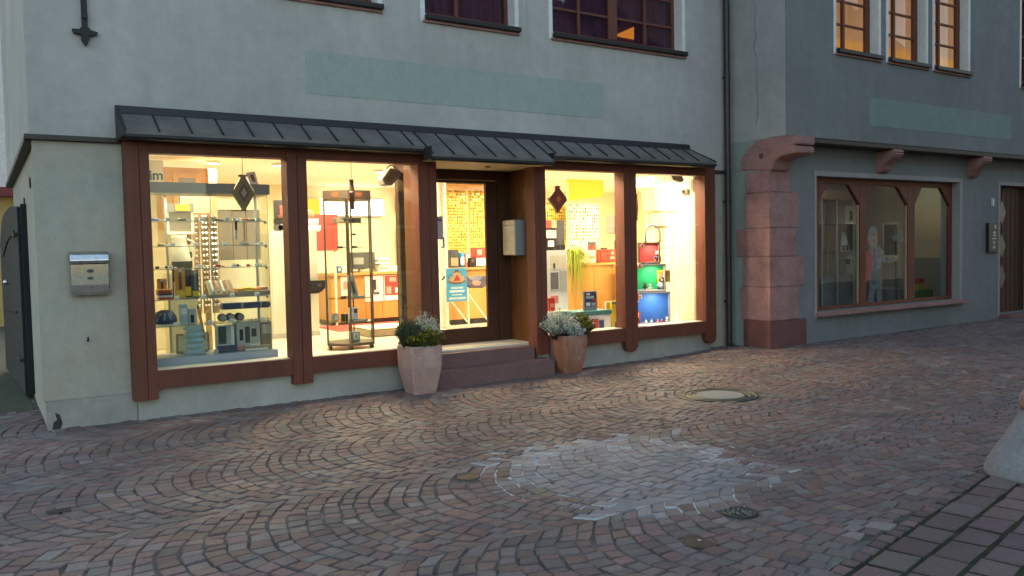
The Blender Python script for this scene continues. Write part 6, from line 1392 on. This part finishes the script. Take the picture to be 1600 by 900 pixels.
lamp(11.4, 3.6, 2.95, 110, 'ceiling lamp deep behind the cyan lettered sign')
lamp(6.6, 4.3, 2.95, 80, 'ceiling lamp before the key boards')
l = bpy.data.lights.new('dim_lamp', 'AREA'); l.size = .3; l.energy = .9; l.color = (1, .82, .55)
o = bpy.data.objects.new('dim_lamp', l); COL.objects.link(o); o.location = (12.0, -.2, 3.03)
l = bpy.data.lights.new('dim_lamp', 'AREA'); l.size = .3; l.energy = 1.3; l.color = (1, .84, .60)
o = bpy.data.objects.new('dim_lamp', l); COL.objects.link(o); o.location = (14.6, .1, 3.03)

SUN_EL, SUN_AZ = 6.0, 8.0     # just over the roofs behind the house
wd = bpy.data.worlds.new('World'); S.world = wd; wd.use_nodes = True
nt = wd.node_tree; nt.nodes.clear()
wo = nt.nodes.new('ShaderNodeOutputWorld'); bg = nt.nodes.new('ShaderNodeBackground'); sky = nt.nodes.new('ShaderNodeTexSky')
sky.sky_type = 'NISHITA'; sky.sun_disc = False; sky.sun_elevation = rad(SUN_EL); sky.sun_rotation = rad(SUN_AZ); sky.altitude = 200; sky.air_density = 1.2; sky.dust_density = 1.5; sky.ozone_density = 2.0
bg.inputs['Strength'].default_value = .15
hs = nt.nodes.new('ShaderNodeHueSaturation'); hs.inputs['Saturation'].default_value = .76     # thin overcast greys the sky
nt.links.new(sky.outputs['Color'], hs.inputs['Color']); nt.links.new(hs.outputs['Color'], bg.inputs['Color']); nt.links.new(bg.outputs['Background'], wo.inputs['Surface'])
sl = bpy.data.lights.new('sun', 'SUN'); sl.energy = .04; sl.angle = rad(60); sl.color = (1, .95, .9)
so_ = bpy.data.objects.new('sun', sl); COL.objects.link(so_)
dirv = Vector((math.sin(rad(SUN_AZ))*math.cos(rad(SUN_EL)), math.cos(rad(SUN_AZ))*math.cos(rad(SUN_EL)), math.sin(rad(SUN_EL))))
so_.rotation_euler = dirv.to_track_quat('Z', 'Y').to_euler()

S.view_settings.view_transform = 'Standard'; S.view_settings.look = 'None'; S.view_settings.gamma = 1; S.view_settings.exposure = 2.25
S.render.engine = 'CYCLES'; S.cycles.use_denoising = True; S.cycles.max_bounces = 10; S.cycles.diffuse_bounces = 5
S.cycles.transparent_max_bounces = 32; S.cycles.sample_clamp_indirect = 4; S.cycles.caustics_reflective = False; S.cycles.caustics_refractive = False
